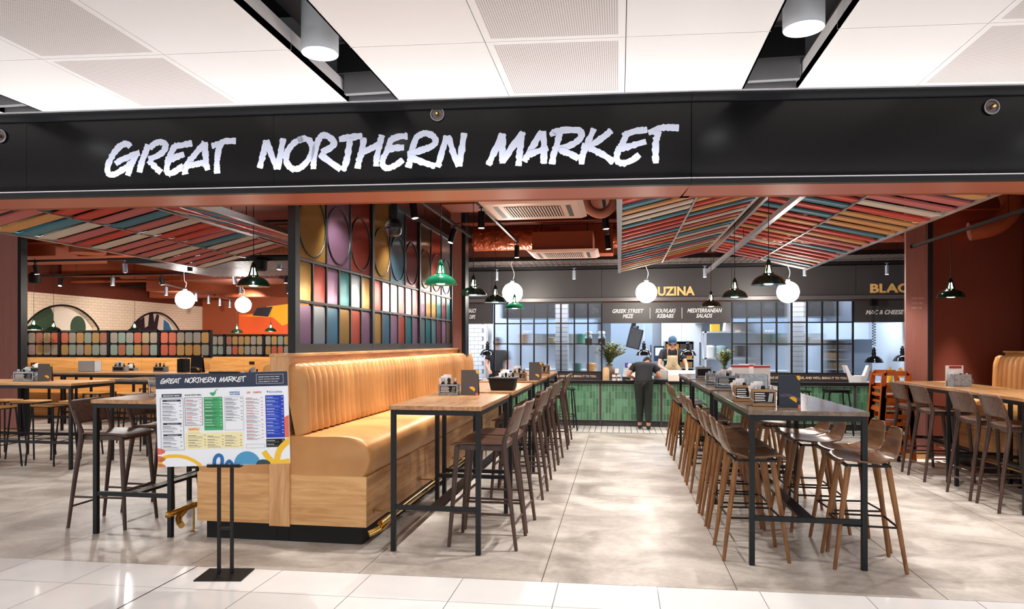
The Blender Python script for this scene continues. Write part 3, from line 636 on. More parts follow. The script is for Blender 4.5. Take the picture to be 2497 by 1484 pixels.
# ------------------------------------------------------------------ coloured glass screen
GC = {'amber': '#a07a3c', 'red': '#9a4034', 'mauve': '#85647c', 'teal': '#2c6c70', 'grey': '#8e9498', 'blue': '#4f7488', 'orange': '#b5523a', 'pale': '#cfd6d6', 'pink': '#b98a86', 'brown': '#6b5038', 'gteal': '#5a7679', 'wine': '#70363c'}
GM = {}
def glassm(k):
    if k not in GM: GM[k] = mat('reeded_glass_' + k, GC[k], 0.3, 0.75, kind='riby', scale=40, trans=.05, ior=1.5, bst=.1, aniso=.95)
    return GM[k]
def make_screen(label, xc, y0, nsec, z0, rows_, seclen=1.72, side=1):
    t = thing('glass_screen', label, 'screen', (xc, y0, 0)); L = nsec * seclen
    zt = 3.12; rz = [z0 + .06 + .02, z0 + .06 + .375, z0 + .06 + .73]   # bottoms of row3,row2,big
    MB().box(-.03, -.03, z0, .03, L + .03, z0 + .075).build('bottom_rail', BLK, t, ang=0)
    MB().box(-.03, -.03, zt, .03, L + .03, zt + .06).build('top_rail', BLK, t, ang=0)
    for k in range(nsec + 1): MB().box(-.032, k * seclen - (.05 if k == 0 else .03), z0, .032, k * seclen + .03, zt + .06).build('post', BLK, t, ang=0)
    for k in range(nsec):
        a = k * seclen + .03; w = seclen - .06; cw_ = w / 6
        for z in (rz[1] - .022, rz[2] - .03): MB().box(-.02, a, z, .02, a + w, z + .022).build('transom', BLK, t, ang=0)
        for c in range(1, 6):
            MB().box(-.018, a + c * cw_ - .011, rz[0] - .005, .018, a + c * cw_ + .011, (rz[2] - .02) if c % 2 else zt).build('mullion', BLK, t, ang=0)
        for r in range(2):
            for c in range(6):
                col = rows_[k][1 + r][c]; o = MB().prism(rrect(cw_ - .03, .325, .03, 4, a + (c + .5) * cw_, rz[1 - r] + .155), -.006, .006, 'x').build('small_pane', glassm(col), t, ang=0)
                o['label'] = {'gteal': 'grey-teal', 'pale': 'pale'}.get(col, col) + ' reeded glass pane'
        for c in range(3):
            cy = a + (c + .5) * 2 * cw_; col = rows_[k][0][c]
            MB().box(-.006, cy - cw_ + .012, rz[2], .006, cy + cw_ - .012, zt).build('tall_pane', glassm(col), t, ang=0)
            pts = [(0, cy + .262 * math.cos(q), rz[2] + .29 + .262 * math.sin(q)) for q in [2 * PI * i / 36 for i in range(36)]]
            MB().tube([(side * .012, p[1], p[2]) for p in pts], .007, 6, True).build('hoop', BLK, t)
            MB().tube([(-side * .012, p[1], p[2]) for p in pts], .007, 6, True).build('hoop', BLK, t)
    return t
A_, M_, T_ = 'amber', 'mauve', 'teal'
SC = [[(A_, M_, 'red'), (A_, 'red', M_, T_, 'grey', A_), (M_, 'grey', 'blue', A_, 'orange', M_)],
      [(A_, 'blue', 'wine'), ('red', 'pale', 'pale', 'pink', 'pale', 'pink'), (A_, 'blue', M_, 'orange', T_, M_)],
      [('brown', 'red', 'grey'), (M_, A_, A_, T_, 'wine', T_), ('gteal', T_, 'gteal', 'wine', M_, 'brown')]]
make_screen('tall black-framed screen of coloured glass panes standing on the banquette', -2.6, 5.19, 3, 1.466, SC)
make_screen('coloured glass screen above the booth on the right-hand wall', 5.33, 6.5, 2, 1.466, [SC[2], [('blue', 'pale', 'blue'), (T_, 'pale', T_, 'pale', 'blue', T_), ('pale', T_, 'gteal', 'blue', T_, 'pale')]], side=-1)
# ------------------------------------------------------------------ low pane screens on the far left
GM2 = {}
PC = ['#a0503c', '#8f8060', '#76877b', '#857f72', '#a85842', '#8d7672', '#827f77', '#957646', '#788577', '#877c6c', '#8e5b44', '#9c7844']
def paneM(i):
    i %= len(PC)
    if i not in GM2: GM2[i] = mat('muted_pane_%d' % i, PC[i], .3, .05, kind='ribx', scale=50)
    return GM2[i]
def low_screen(label, x0, x1, y, z0, z1, nsec, seed):
    t = thing('low_screen', label, 'screen', (x0, y, 0)); W = x1 - x0; sw = W / nsec; rd = random.Random(seed)
    MB().box(0, 0, z0, W, .05, z0 + .04).build('bottom_rail', BLK, t, ang=0); MB().box(0, 0, z1 - .035, W, .05, z1).build('top_rail', BLK, t, ang=0)
    MB().box(0, .012, (z0 + z1) / 2 - .012, W, .04, (z0 + z1) / 2 + .012).build('middle_rail', BLK, t, ang=0)
    for k in range(nsec + 1): MB().box(k * sw - .03, 0, z0, k * sw + .03, .05, z1).build('post', BLK, t, ang=0)
    MB().box(0, .036, z0 + .02, W, .044, z1 - .02).build('backing', BLKM, t, ang=0)
    for k in range(nsec):
        cw_ = (sw - .06) / 6
        for c in range(6):
            for r in (0, 1):
                h = (z1 - z0 - .11) / 2
                MB().prism(rrect(cw_ - .025, h - .01, .035, 3, k * sw + .03 + (c + .5) * cw_, z0 + .045 + h / 2 + r * (h + .022)), .018, .03, 'y').build('pane', paneM(rd.randrange(12)), t, ang=0)
    return t
low_screen('long low screen of muted coloured panes under the arches', -12.9, -8.25, 12.8, 1.24, 1.81, 4, 3)
low_screen('shorter low pane screen farther back, right of the long one', -10.3, -7.3, 15.0, 1.22, 1.75, 3, 8)
def low_bench(label, x0, x1, y, zt, n):
    t = thing('bench_back', label, 'bench', (x0, y, 0)); W = x1 - x0; w = W / n
    for k in range(n): MB().box(k * w + .002, 0, .0, (k + 1) * w - .002, .05, zt).build('back_panel', PINE, t, ang=0)
    MB().box(0, -.5, .45, W, -.001, .52).build('seat', PINE, t, ang=0); MB().box(0, -.45, 0, W, -.4, .449).build('front', PINE, t, ang=0)
    SK = mat('black_socket', '#17140f', 0.4)
    x = .5
    while x < W:
        MB().box(x, -.012, zt - .18, x + .13, -.0005, zt - .11).build('socket', SK, t, ang=0); x += 1.15
    return t
low_bench('pine bench back with black sockets under the long pane screen', -12.9, -8.25, 12.795, 1.235, 3)
low_bench('pine bench back under the shorter far pane screen', -10.3, -7.3, 14.995, 1.215, 2)
tb = make_table('pale oak dining table in front of the pine bench, left one', 1.5, .7, .96, OAKX, (-12.3, 11.55, 0), mid=False)
make_table('pale oak dining table in front of the pine bench, right one', 1.5, .7, .96, OAKX, (-10.5, 11.55, 0), mid=False)
make_table('small pale oak table left of the banquette, seen above the menu board', 1.2, .7, .92, OAKX, (-7.4, 11.3, 0), mid=False)
make_table('small pale oak table behind the menu board header, right one', 1.2, .7, .92, OAKX, (-5.9, 11.9, 0), mid=False)
# ================================================================== gabled slat canopies
SLC = {'b': mat('slat_blue', '#3f7f92', .65), 'r': mat('slat_red', '#cf3f2c', .65), 'o': mat('slat_ochre', '#d69a58', .65), 'k': mat('slat_pink', '#c86a68', .65), 'c': mat('slat_cream', '#ddd0be', .65)}
SLM = {}
def slat_mesh(L, key):
    k = (round(L, 2), key)
    if k not in SLM:
        o = MB().box(0, -.097, -.008, L, .097, .008).build('slat', SLC[key], None, ang=0); SLM[k] = o.data; bpy.data.objects.remove(o)
    return SLM[k]
PAT = 'rkobrkocborkckbokrcobkrbocrkbokobrkcobrkokbcrobkc'
def canopy(name, label, xe, xr, xe2, y0, y1, ze, zr, seed, mod=1.22, n=5, gap=.05):
    t = thing(name, label, 'ceiling canopy', (xr, y0, 0)); rd = random.Random(seed)
    for s, X in ((-1, xe), (1, xe2)):
        W = abs(X - xr) - gap; a = math.atan2(zr - ze, abs(X - xr)); Ls = W / math.cos(a); cl_ = Ls / 2
        def P(d, y, off=0):   # d = distance down slope
            return (s * (gap + d * math.cos(a)), y, zr - d * math.sin(a) + off)
        rot = (0, a, 0) if s > 0 else (0, PI - a, 0)
        for d, w_ in ((0, .035), (cl_, .018), (Ls, .045)):
            MB().bar(P(d, 0, .01), P(d, y1 - y0, .01), w_, .05).build('long_rail', SILV, t, ang=0)
        y = y1 - y0
        bt_ = MB()
        for k in range(int((y1 - y0) / (mod / n)) + 1):
            yy = (y1 - y0) - k * mod / n
            if yy > 0.02 and k % n: bt_.bar(P(0, yy, .02), P(Ls, yy, .02), .1, .012)
        bt_.build('gap_shade', BLKM, t, ang=0)  # black strips set behind the slat gaps, standing in for their shade
        while y > 0:
            MB().bar(P(0, y, .015), P(Ls, y, .015), .028, .035, up=(0, 0, 1)).build('cross_rail', BLK, t, ang=0)
            for c in range(2):
                for k in range(n):
                    yy = y - mod * (k + .5) / n
                    if yy < -.02: continue
                    o = bpy.data.objects.new('slat', slat_mesh(cl_ - .03, rd.choice('bbrrrookkkkoccb')))
                    COL.objects.link(o); o.parent = t; o.location = P(c * cl_ + .015, yy)
                    o.rotation_mode = 'XYZ'
                    ex = Vector((s * math.cos(a), 0, -math.sin(a))); ez = Vector((s * math.sin(a), 0, math.cos(a)))
                    tilt = math.radians(5); ey = ez.cross(ex); ey2 = ey * math.cos(tilt) + ez * math.sin(tilt) * (1 if s > 0 else -1); ez2 = ex.cross(ey2)
                    o.rotation_euler = Matrix((ex, ey2, ez2)).transposed().to_euler()
            y -= mod
        for yy in (1.0, (y1 - y0) * .6): 
            MB().tube([P(.1, yy, .02), (P(.1, yy)[0], yy, 3.99)], .004, 5).tube([P(Ls - .1, yy, .02), (P(Ls - .1, yy)[0], yy, 3.99)], .004, 5).build('hanger', BLK, t, ang=0)
    return t
canopy('slat_canopy', 'gabled canopy of coloured slats hanging over the centre tables', 0.0, 1.33, 2.70, 4.98, 10.6, 2.62, 2.93, 5)
canopy('slat_canopy', 'gabled canopy of coloured slats hanging over the left seating area', -5.95, -4.62, -3.25, 4.75, 9.1, 2.62, 2.93, 11)
# ================================================================== lights that hang
GRD = mat('dark_green_enamel', '#0a2417', .14); GRB = mat('bright_green_enamel', '#1f7a55', .16); GIN = mat('green_enamel_inside', '#2f8a55', .3)
def make_pendant(label, m, loc, zt, lite=11):
    x, y, z = loc; t = thing('pendant_lamp', label, 'pendant lamp', (x, y, z))
    prof = [(.15, 0), (.152, .004), (.148, .012), (.14, .035), (.12, .062), (.09, .082), (.06, .094), (.05, .1), (.046, .104)]
    MB().lathe(prof, n=36).build('shade', m, t, ang=50, solid=0)
    MB().lathe([(.149, .001), (.137, .033), (.117, .059), (.088, .078), (.045, .095)], n=36).build('shade_lining', GIN, t, ang=50)
    c = MB()
    for k in range(6):
        a = 2 * PI * k / 6; c.bar((.046 * math.cos(a), .046 * math.sin(a), .1), (.022 * math.cos(a), .022 * math.sin(a), .185), .014, .006)
    c.lathe([(.05, .098), (.05, .106), (.04, .108)], n=20).lathe([(.026, .18), (.026, .19), (.014, .225), (.006, .235), (0, .236)], n=16)
    c.build('vented_neck', m, t)
    MB().lathe([(0, .07), (.018, .085), (.024, .11), (.016, .15), (.012, .175)], n=14).build('bulb', BULB, t)
    MB().tube([(0, 0, .23), (0, 0, zt - z)], .0035, 6).build('cord', BLKM, t)
    lamp('POINT', (x, y, z + .02), lite, WARM, .05, name='pendant_bulb_light')
    return t
PL = [((-3.42, 6.0, 2.08), GRD, 4.0, 'dark green enamel pendant hanging left of the glass screen'), ((-1.65, 6.2, 2.09), GRB, 3.2, 'bright green enamel pendant over the nearest banquette table'),
      ((-1.65, 7.65, 2.09), GRD, 3.2, 'dark green pendant over the second banquette table'), ((-1.65, 9.05, 2.09), GRD, 3.2, 'dark green pendant over the third banquette table, beside a globe'), ((-1.65, 10.75, 2.09), GRB, 3.2, 'small bright green pendant in front of the left globe'),
      ((1.34, 6.5, 2.075), GRD, 4.0, 'largest dark green pendant over the nearest centre table'), ((1.34, 8.35, 2.08), GRD, 4.0, 'dark green pendant over the middle centre table'), ((1.34, 10.45, 2.08), GRD, 4.0, 'dark green pendant over the farthest centre table, before the menu fascia'),
      ((3.86, 8.76, 2.08), GRD, 2.83, 'dark green pendant against the dark red right-hand wall'), ((3.86, 6.55, 2.08), GRD, 2.83, 'dark green pendant cut by the right picture edge'),
      ((-11.86, 12.3, 1.82), GRD, 4.0, 'small dark green pendant in front of the green-spotted arch, left one'), ((-12.33, 13.3, 1.8), GRD, 4.0, 'small dark green pendant in front of the green-spotted arch, right one'),
      ((-10.58, 13.6, 1.78), GRD, 4.0, 'small dark green pendant between the two arches'), ((-9.75, 16.3, 1.8), GRD, 4.0, 'tiny dark green pendant above the right end of the long pane screen'), ((-9.25, 17.1, 1.85), GRD, 4.0, 'tiny dark pendant in front of the orange mural')]
for (loc, m, zt, lb) in PL: make_pendant(lb, m, loc, zt)
GLB = mat('opal_globe', '#fff4e8', emit=46)
def globe(x, y, z, r, zt, label):
    t = thing('globe_lamp', label, 'globe lamp', (x, y, z))
    prof = [(0, -r)] + [(r * math.cos(a), r * math.sin(a)) for a in [PI * (k / 20 - .5) for k in range(1, 20)]] + [(.03, r * .985)]
    MB().lathe(prof, n=36).build('globe', GLB, t, ang=60); MB().lathe([(.035, r - .006), (.035, r + .03), (.01, r + .045), (0, r + .046)], n=16).build('cap', STEEL, t)
    MB().tube(catR([(0, 0, r + .03), (.03, 0, r + .15), (-.02, 0, r + .3), (0, 0, zt - z)], 5), .005, 6).build('cord', PAPER, t)
for a in ((-1.80, 11.5, 2.40, .172, 2.96, 'white globe lamp left of the centre, partly behind green pendants'), (.44, 11.5, 2.38, .172, 2.96, 'white globe lamp hiding the start of the gold fascia name'), (2.67, 11.5, 2.36, .172, 2.96, 'white globe lamp above the right-hand glazed screen'),
          (-8.12, 11.8, 2.365, .172, 4.0, 'white globe lamp at far left, the left and larger one'), (-7.93, 13.5, 2.355, .165, 4.0, 'white globe lamp at far left, nearer the orange mural')): globe(*a)
def rail(label, p, q, m=BLK, w=.035, hang=()):
    t = thing('track_rail', label, 'light track', p); d = tuple(b - a for a, b in zip(p, q))
    MB().bar((0, 0, 0), d, w, w).build('rail', m, t, ang=0)
    for f in (.12, .5, .88): MB().tube([(d[0] * f, d[1] * f, .01), (d[0] * f, d[1] * f, 3.99 - p[2])], .004, 5).build('hanger', BLKM, t, ang=0)
rail('black light track over the banquette tables', (-1.65, 5.1, 3.2), (-1.65, 12.2, 3.2))
rail('black light track running along the top of the coloured glass screen', (-2.28, 4.9, 3.2), (-2.28, 10.4, 3.2))
rail('aluminium light track hung below the centre canopy with green pendants', (1.46, 5.0, 2.75), (1.46, 11.9, 2.75), SILV, .05)
rail('black light track crossing the dark red right wall', (3.86, 5.1, 2.83), (3.86, 10.0, 2.83))
rail('vertical stack of dark track heads left of the centre canopy rail', (-.18, 5.2, 3.2), (-.18, 11.0, 3.2))
rail('black light track along the kitchen fascia', (-3.5, 12.2, 2.9), (5.2, 12.2, 2.9))
rail('black light track in the left hall, nearest', (-12.5, 10.3, 2.95), (-3.4, 10.3, 2.95)); rail('black light track in the left hall, middle', (-12.2, 12.6, 2.95), (-3.4, 12.6, 2.95)); rail('black light track in the left hall, farthest', (-12.2, 15.2, 2.95), (-4.6, 15.2, 2.95))
HW = mat('spot_face', '#fff6ea', emit=14)
def head(x, y, z, label, group, m=BLK, tilt=0, az=0, on=True, h=.2, w=.034):
    t = thing('track_spotlight', label, 'spotlight', (x, y, z)); t.rotation_euler = (0, 0, az)
    b = MB().tube([(0, 0, 0), (0, 0, -.05)], .008, 6); b.box(-.03, -.012, -.008, .03, .012, .0); b.build('mount', m, t)
    c = Vector((math.sin(tilt), 0, -math.cos(tilt))); p0 = Vector((0, 0, -.045)); MB().tube([p0, p0 + c * h], w, 14).build('barrel', m, t)
    MB().tube([p0 + c * (h + .0005), p0 + c * (h + .002)], w * .82, 14).build('lens', HW, t)
g1 = 'track spotlights over the dining area'
EN = 85
HD = [((-2.28, 5.75, 3.18), 'black track spotlight above the first tall pane row, nearest the entrance', .5, PI * .9, (-2.5, 6.5, 1.0)), ((-2.28, 7.35, 3.18), 'black track spotlight on the screen track, beside the camera dome', .15, 0, (-2.4, 7.6, 1.2)),
      ((-2.28, 9.3, 3.18), 'black track spotlight on the screen track, farthest', .3, PI * 1.2, (-2.5, 9.4, 1.2)),
      ((-1.65, 8.1, 3.18), 'black track spotlight on the table track, second', 0, 0, (-1.2, 8.3, 0)), ((-1.65, 11.0, 3.18), 'black track spotlight on the table track, farthest', 0, 0, (-1.0, 11.0, 0)), ((-1.65, 6.3, 3.18), 'black track spotlight on the table track, nearest the entrance', 0, 0, (-1.2, 6.0, 0)),
      ((-.18, 6.6, 3.18), 'black track spotlight left of the centre canopy, nearest', .1, 0, (-.1, 6.9, 0)), ((-.18, 8.4, 3.18), 'black track spotlight left of the centre canopy, second', .1, 0, (-.2, 8.6, 0)), ((-.18, 10.2, 3.18), 'black track spotlight left of the centre canopy, third', .1, 0, (-.1, 10.4, 0))]
for p, lb, tl, az, tg in HD:
    head(*p, lb, g1, tilt=tl, az=az, h=.2, w=.042)
    lamp('SPOT', (p[0], p[1], p[2] - .3), EN, NEUT, .03, aim(p, tg), 1.7, .6, name='track_spot_light')
for x in (-2.2, -.8, 1.46, 3.1, 4.4):
    nm = {-2.2: 'behind the left globe', -.8: 'over the left glazed screen', 1.46: 'under the canopy track end', 3.1: 'over the right glazed screen', 4.4: 'left of the gold fascia name at right'}[x]
    head(x, 12.2, 2.88, 'small silver track spotlight by the kitchen fascia ' + nm, '', STEELD, h=.15, w=.03)
    lamp('SPOT', (x, 12.15, 2.6), 34, NEUT, .03, aim((x, 12.15, 2.6), (x, 12.1, 0)), 2.0, .7, name='fascia_spot_light')
lh = [(-11.2, 10.3), (-9.9, 10.3), (-8.2, 10.3), (-7.0, 10.3), (-5.4, 10.3), (-11.5, 12.6), (-10.3, 12.6), (-9.2, 12.6), (-7.6, 12.6), (-6.5, 12.6), (-5.2, 12.6), (-10.5, 15.2), (-9.0, 15.2), (-7.8, 15.2), (-6.3, 15.2)]
ODS = ('first', 'second', 'third', 'fourth', 'fifth', 'sixth')
for i, (x, y) in enumerate(lh):
    od = ODS[sum(1 for a, b in lh[:i] if b == y)]
    row = {10.3: 'nearest', 12.6: 'middle', 15.2: 'farthest'}[y]
    o = head(x, y, 2.93, 'small cylinder spotlight on the %s track of the left hall, %s from the left' % (row, od), '', BLK if i % 2 else STEELD, tilt=.15 * (i % 3), az=i, h=.16, w=.04)
for o in bpy.data.objects:
    if o.name.startswith('track_spotlight') and 'left hall' in o['label']: o['group'] = 'spotlights in the left hall'
for x, y, tx, ty, e in ((-11.2, 10.3, -11.4, 10.2, 90), (-8.2, 10.3, -8.3, 9.2, 90), (-5.6, 10.3, -5.5, 9.5, 90), (-11.4, 11.0, -12.5, 13.6, 70), (-9.6, 11.6, -10.6, 12.8, 110), (-6.8, 12.6, -6.9, 12.3, 90), (-10.0, 14.4, -12.5, 16.6, 90), (-9.3, 16.0, -10.2, 18.9, 160), (-8.2, 13.6, -8.6, 15.0, 50), (-7.0, 8.4, -7.2, 7.3, 120), (-4.6, 8.0, -4.7, 7.2, 90), (-6.2, 6.0, -6.1, 5.9, 110), (-9.5, 7.6, -9.2, 7.2, 90)):
    lamp('SPOT', (x, y, 2.66 if y > 9 else 3.3), e * 1.1, NEUT, .04, aim((x, y, 2.66 if y > 9 else 3.3), (tx, ty, .8)), 2.1, .6, name='hall_spot_light')
for k in range(7): lamp('SPOT', (-2.29, 5.45 + .74 * k, 3.1), 140, NEUT, .02, (0, 0, 0), .62, .45, name='screen_wash_light')
for k in range(9): lamp('SPOT', (-2.25, 5.3 + .58 * k, 3.12), 150, (1, .97, .93), .02, aim((-2.25, 0, 3.12), (-2.58, 0, 1.83)), .3, .7, name='pane_fill_light')  # extra spots without fittings, added to brighten the glass panes
for k in range(3): lamp('SPOT', (4.98, 6.2 + 1.2 * k, 3.1), 60, NEUT, .02, (0, 0, 0), .7, .35, name='booth_wash_light')
DA, DB = Vector((-9.389, 12.82, 2.78)), Vector((-11.13, 18.48, 2.78))
rail('silver light track slanting across the left hall behind the globes', tuple(DA), tuple(DB), SILV, .03)
for k in range(6):
    p = DA.lerp(DB, .06 + .17 * k)
    head(p.x, p.y, 2.77, 'silver cylinder spotlight on the slanting left-hall track, %s from the left' % ODN[k], 'spotlights in the left hall', STEELD, h=.17, w=.035)
# spots hidden above and beside the canopies, on the right-hand side and over the entrance
for x, y, z, tx, ty, tz, e, an in ((2.95, 7.0, 3.3, 2.6, 6.6, 0, 110, 1.7), (2.95, 9.4, 3.3, 2.7, 9.2, 0, 90, 1.7), (3.9, 7.4, 2.78, 3.6, 6.9, 0, 60, 2.0), (3.9, 9.3, 2.78, 3.7, 9.0, 0, 40, 1.6), (1.46, 5.6, 2.7, 1.3, 5.3, 0, 70, 2.1), (1.46, 7.5, 2.7, 1.3, 7.5, 0, 55, 2.0), (1.46, 9.4, 2.7, 1.3, 9.4, 0, 55, 2.0),
                             (-.3, 5.4, 3.3, -.3, 5.6, 0, 110, 1.7), (2.9, 5.3, 3.3, 2.9, 5.5, 0, 110, 1.7), (-3.0, 5.2, 3.3, -2.7, 5.0, .5, 60, 1.8), (-3.6, 6.9, 3.2, -3.4, 7.2, 0, 60, 1.9), (4.45, 9.72, 3.3, 4.45, 9.72, 0, 600, .46), (4.9, 6.8, 3.2, 4.9, 7.0, .5, 40, 1.6)):
    lamp('SPOT', (x, y, z), e * 1.25, NEUT, .02, aim((x, y, z), (tx, ty, tz)), an, .6, name='ceiling_spot_light')
# ================================================================== services under the ceiling
def duct(label, p, q, r, m=FOILT, n=16, cat='air duct', nm='air_duct'):
    t = MB().tube([p, q], r, n).build(nm, m); tag(t, label, cat); return t
def rduct(label, x0, y0, z0, x1, y1, z1, m=TERR, nm='air_duct'): tag(MB().box(x0, y0, z0, x1, y1, z1).build(nm, m, ang=0), label, 'air duct')
duct('terracotta foil-wrapped round duct just behind the entrance fascia', (-2.1, 6.8, 3.22), (.0, 6.8, 3.22), .14)
duct('long terracotta foil duct crossing above the counter, behind the flat air unit', (-2.4, 11.2, 3.28), (5.5, 11.2, 3.28), .2)
duct('terracotta round duct high on the dark red right wall', (3.2, 8.6, 3.5), (5.4, 8.6, 3.3), .14, TERR)
tag(MB().tube(catR([(4.9, 9.7, 3.6), (4.95, 9.6, 3.3), (4.75, 9.55, 3.05), (4.45, 9.6, 2.98)], 5), .12, 14).build('duct_elbow', TERR), 'curved terracotta duct elbow in the shadow of the right wall', 'air duct')
rduct('broad rectangular terracotta duct behind the farther ceiling cassette', -.95, 11.0, 2.98, -.1, 11.5, 3.45)
rduct('wide rectangular terracotta duct crossing over the counter', -2.4, 9.0, 3.42, 0.0, 9.6, 3.85); rduct('deep terracotta beam above the kitchen canopy', -4, 12.4, 3.1, 6, 12.7, 3.4, TERRD)
rduct('long terracotta ceiling beam in the left hall, nearest', -12.6, 10.9, 3.1, -3.2, 11.2, 3.35); rduct('long terracotta ceiling beam in the left hall, middle', -12.4, 13.6, 3.05, -4.2, 14.0, 3.35)
rduct('long terracotta ceiling beam in the left hall, farthest', -12.4, 16.5, 2.75, -4.4, 16.9, 3.15); rduct('box-shaped terracotta duct above the green-spotted arch', -11.9, 10.4, 3.05, -9.6, 11.6, 3.5); rduct('box-shaped terracotta duct hanging over the navy arch', -10.9, 14.4, 2.75, -9.2, 15.6, 4.02)
rduct('sloping dark terracotta bulkhead left of the larger globe', -9.0, 12.9, 2.85, -6.8, 14.2, 3.1, TERRD)
duct('upright terracotta drum duct under the left canopy edge', (-9.15, 10.6, 3.1), (-9.15, 10.6, 3.75), .28, TERR)
duct('glossy terracotta foil duct over the small left table', (-7.5, 9.75, 3.08), (-3.3, 9.75, 3.05), .17); duct('terracotta round duct in the left hall, behind the beams', (-12, 15, 3.3), (-4.4, 15.4, 3.3), .2, TERR)
PIPE = mat('painted_pipe', '#8a3a26', .5)
for k in range(16):
    y = 10.2 + .55 * k + R.uniform(-.1, .1); z = 2.95 + R.uniform(0, .7)
    o = MB().tube([(-12.56, y, z), (-3.3 if y < 13 else -4.4, y + R.uniform(-.3, .3), z + R.uniform(-.05, .05))], R.choice((.016, .022, .03)), 6).build('pipe', R.choice((PIPE, TERR, BLKM)))
    tag(o, 'thin painted pipe across the left hall ceiling, %s from the entrance' % ODN[k], 'pipe', 'service pipes across the left hall ceiling')
for k in range(9):
    x = -11.6 + k * .95; o = MB().tube([(x, 10.1, 3.5 - .03 * k), (x, 18.6, 3.5 - .03 * k)], .02, 6).build('pipe', R.choice((PIPE, TERR)))
    tag(o, 'thin painted pipe running back along the left hall, %s from the left' % ODN[k], 'pipe', 'service pipes running back along the left hall')
for k in range(7):
    y = 7.6 + k * .55; o = MB().tube([(-2.4, y, 3.3 + .08 * (k % 4)), (.0 if k % 2 else 5.3, y, 3.3 + .08 * (k % 4))], .014, 6).build('pipe', R.choice((PIPE, mat('grey_conduit', '#8d7a76', .5))))
    tag(o, 'thin service pipe crossing above the banquette tables, %s from the entrance' % ODN[k], 'pipe', 'service pipes above the banquette tables')
def cassette(label, x, y, z, w=1.0, d=1.0):
    CM = mat('cassette_plastic', '#e3c4ba', .45); t = thing('air_conditioner', label, 'air conditioner', (x, y, z))
    MB().add([(-w / 2, -d / 2, .03), (w / 2, -d / 2, .03), (w / 2, d / 2, .03), (-w / 2, d / 2, .03), (-w / 2 + .06, -d / 2 + .06, 0), (w / 2 - .06, -d / 2 + .06, 0), (w / 2 - .06, d / 2 - .06, 0), (-w / 2 + .06, d / 2 - .06, 0)], [(0, 1, 5, 4), (1, 2, 6, 5), (2, 3, 7, 6), (3, 0, 4, 7), (0, 3, 2, 1), (4, 5, 6, 7)]).build('fascia', CM, t, ang=0)
    MB().box(-w / 2 + .08, -d / 2 + .08, .031, w / 2 - .08, d / 2 - .08, .3).build('casing', TERR, t, ang=0)
    g = MB().box(-.29, -.29, -.0015, .29, .29, -.0005); g.build('grille_backing', BLKM, t, ang=0)
    for k in range(20): MB().box(-.28 + k * .029, -.285, -.006, -.28 + k * .029 + .013, .285, -.0016).build('grille_slat', CM, t, ang=0)
    for sx in (-1, 1): MB().box(sx * .37 - .025, -.3, -.002, sx * .37 + .025, .3, -.0005).build('air_slot', DGREY, t, ang=0)
    for sx in (-1, 1): MB().tube([(sx * .35, 0, .3), (sx * .35, 0, 3.99 - z)], .008, 6).build('rod', BLKM, t)
cassette('pinkish ceiling air unit with slatted grille, nearer the entrance', -.88, 7.15, 2.93, 1.05, 1.0); cassette('pinkish ceiling air unit with slatted grille, farther back', -.83, 10.4, 2.88, 1.05, .95)
tag(MB().tube(catR([(-.4, 8.2, 3.75), (-.4, 8.2, 3.3), (-.36, 8.2, 3.15), (-.22, 8.2, 3.08), (-.1, 8.2, 3.15), (-.06, 8.2, 3.3), (-.06, 8.2, 3.75)], 4), .055, 12).build('insulated_pipe', mat('pink_insulation', '#cf8c7a', .5)), 'pair of pink insulated pipes looping down beside the nearer air unit', 'pipe')
cd = thing('dome_camera', 'black dome security camera on a drop pole before the glass screen', 'camera', (-2.0, 5.9, 2.5))
MB().lathe([(0, -.0), (.045, .012), (.066, .04), (.07, .075)], n=24).build('dome', mat('smoked_dome', '#1c1a1a', .3), cd); MB().lathe([(.07, .075), (.08, .085), (.08, .11), (.05, .15), (.035, .16)], n=24).build('housing', BLKM, cd); MB().tube([(0, 0, .15), (0, 0, 1.49)], .034, 12).build('pole', BLK, cd)
def speaker(label, x, y, z, zt=3.9):
    t = thing('ceiling_speaker', label, 'speaker', (x, y, z)); MB().lathe([(.06, 0), (.09, .02), (.095, .16), (.06, .2), (.02, .21)], n=18).build('body', BLKM, t); MB().tube([(0, 0, .2), (0, 0, zt - z)], .006, 6).build('rod', BLKM, t)
speaker('black ceiling speaker above the green-spotted arch', -10.3, 10.7, 2.6, 3.05); speaker('black ceiling speaker left of the glass screen, near the canopy tip', -5.3, 9.5, 2.62, 3.05)
# mesh canopy above the counter
mg = thing('mesh_canopy', 'grey wire mesh shelf spanning above the kitchen fascia', 'ceiling canopy', (-4, 11.45, 2.95))
MESHW = mat('galvanised_wire', '#77706f', .5, .5)
mb = MB(); 
for k in range(94): mb.box(k * .1, 0, 0, k * .1 + .012, 1.4, .006)
for k in range(28): mb.box(0, k * .05, .006, 9.3, k * .05 + .008, .012)
o = mb.build('wire_mesh', MESHW, mg, ang=0); o['kind'] = 'stuff'
MB().box(0, -.03, -.02, 9.3, 0, .05).build('front_edge', BLK, mg, ang=0); MB().box(0, 1.4, -.02, 9.3, 1.43, .05).build('rear_edge', BLK, mg, ang=0)
for k in range(5): MB().tube([(.5 + k * 2, .6, .01), (.5 + k * 2, .6, 1.04)], .006, 6).build('hanger', BLKM, mg)
mg2 = thing('mesh_canopy', 'silver wire mesh shelf hung behind the small green pendants at left', 'ceiling canopy', (-7.6, 9.6, 2.8))
mb = MB()
for k in range(42): mb.box(k * .1, 0, 0, k * .1 + .012, 2.4, .006)
for k in range(34): mb.box(0, k * .07, .006, 4.2, k * .07 + .01, .012)
o = mb.build('wire_mesh', SILV, mg2, ang=0); o['kind'] = 'stuff'
MB().box(0, -.03, -.02, 4.2, 0, .04).build('front_edge', BLK, mg2, ang=0)
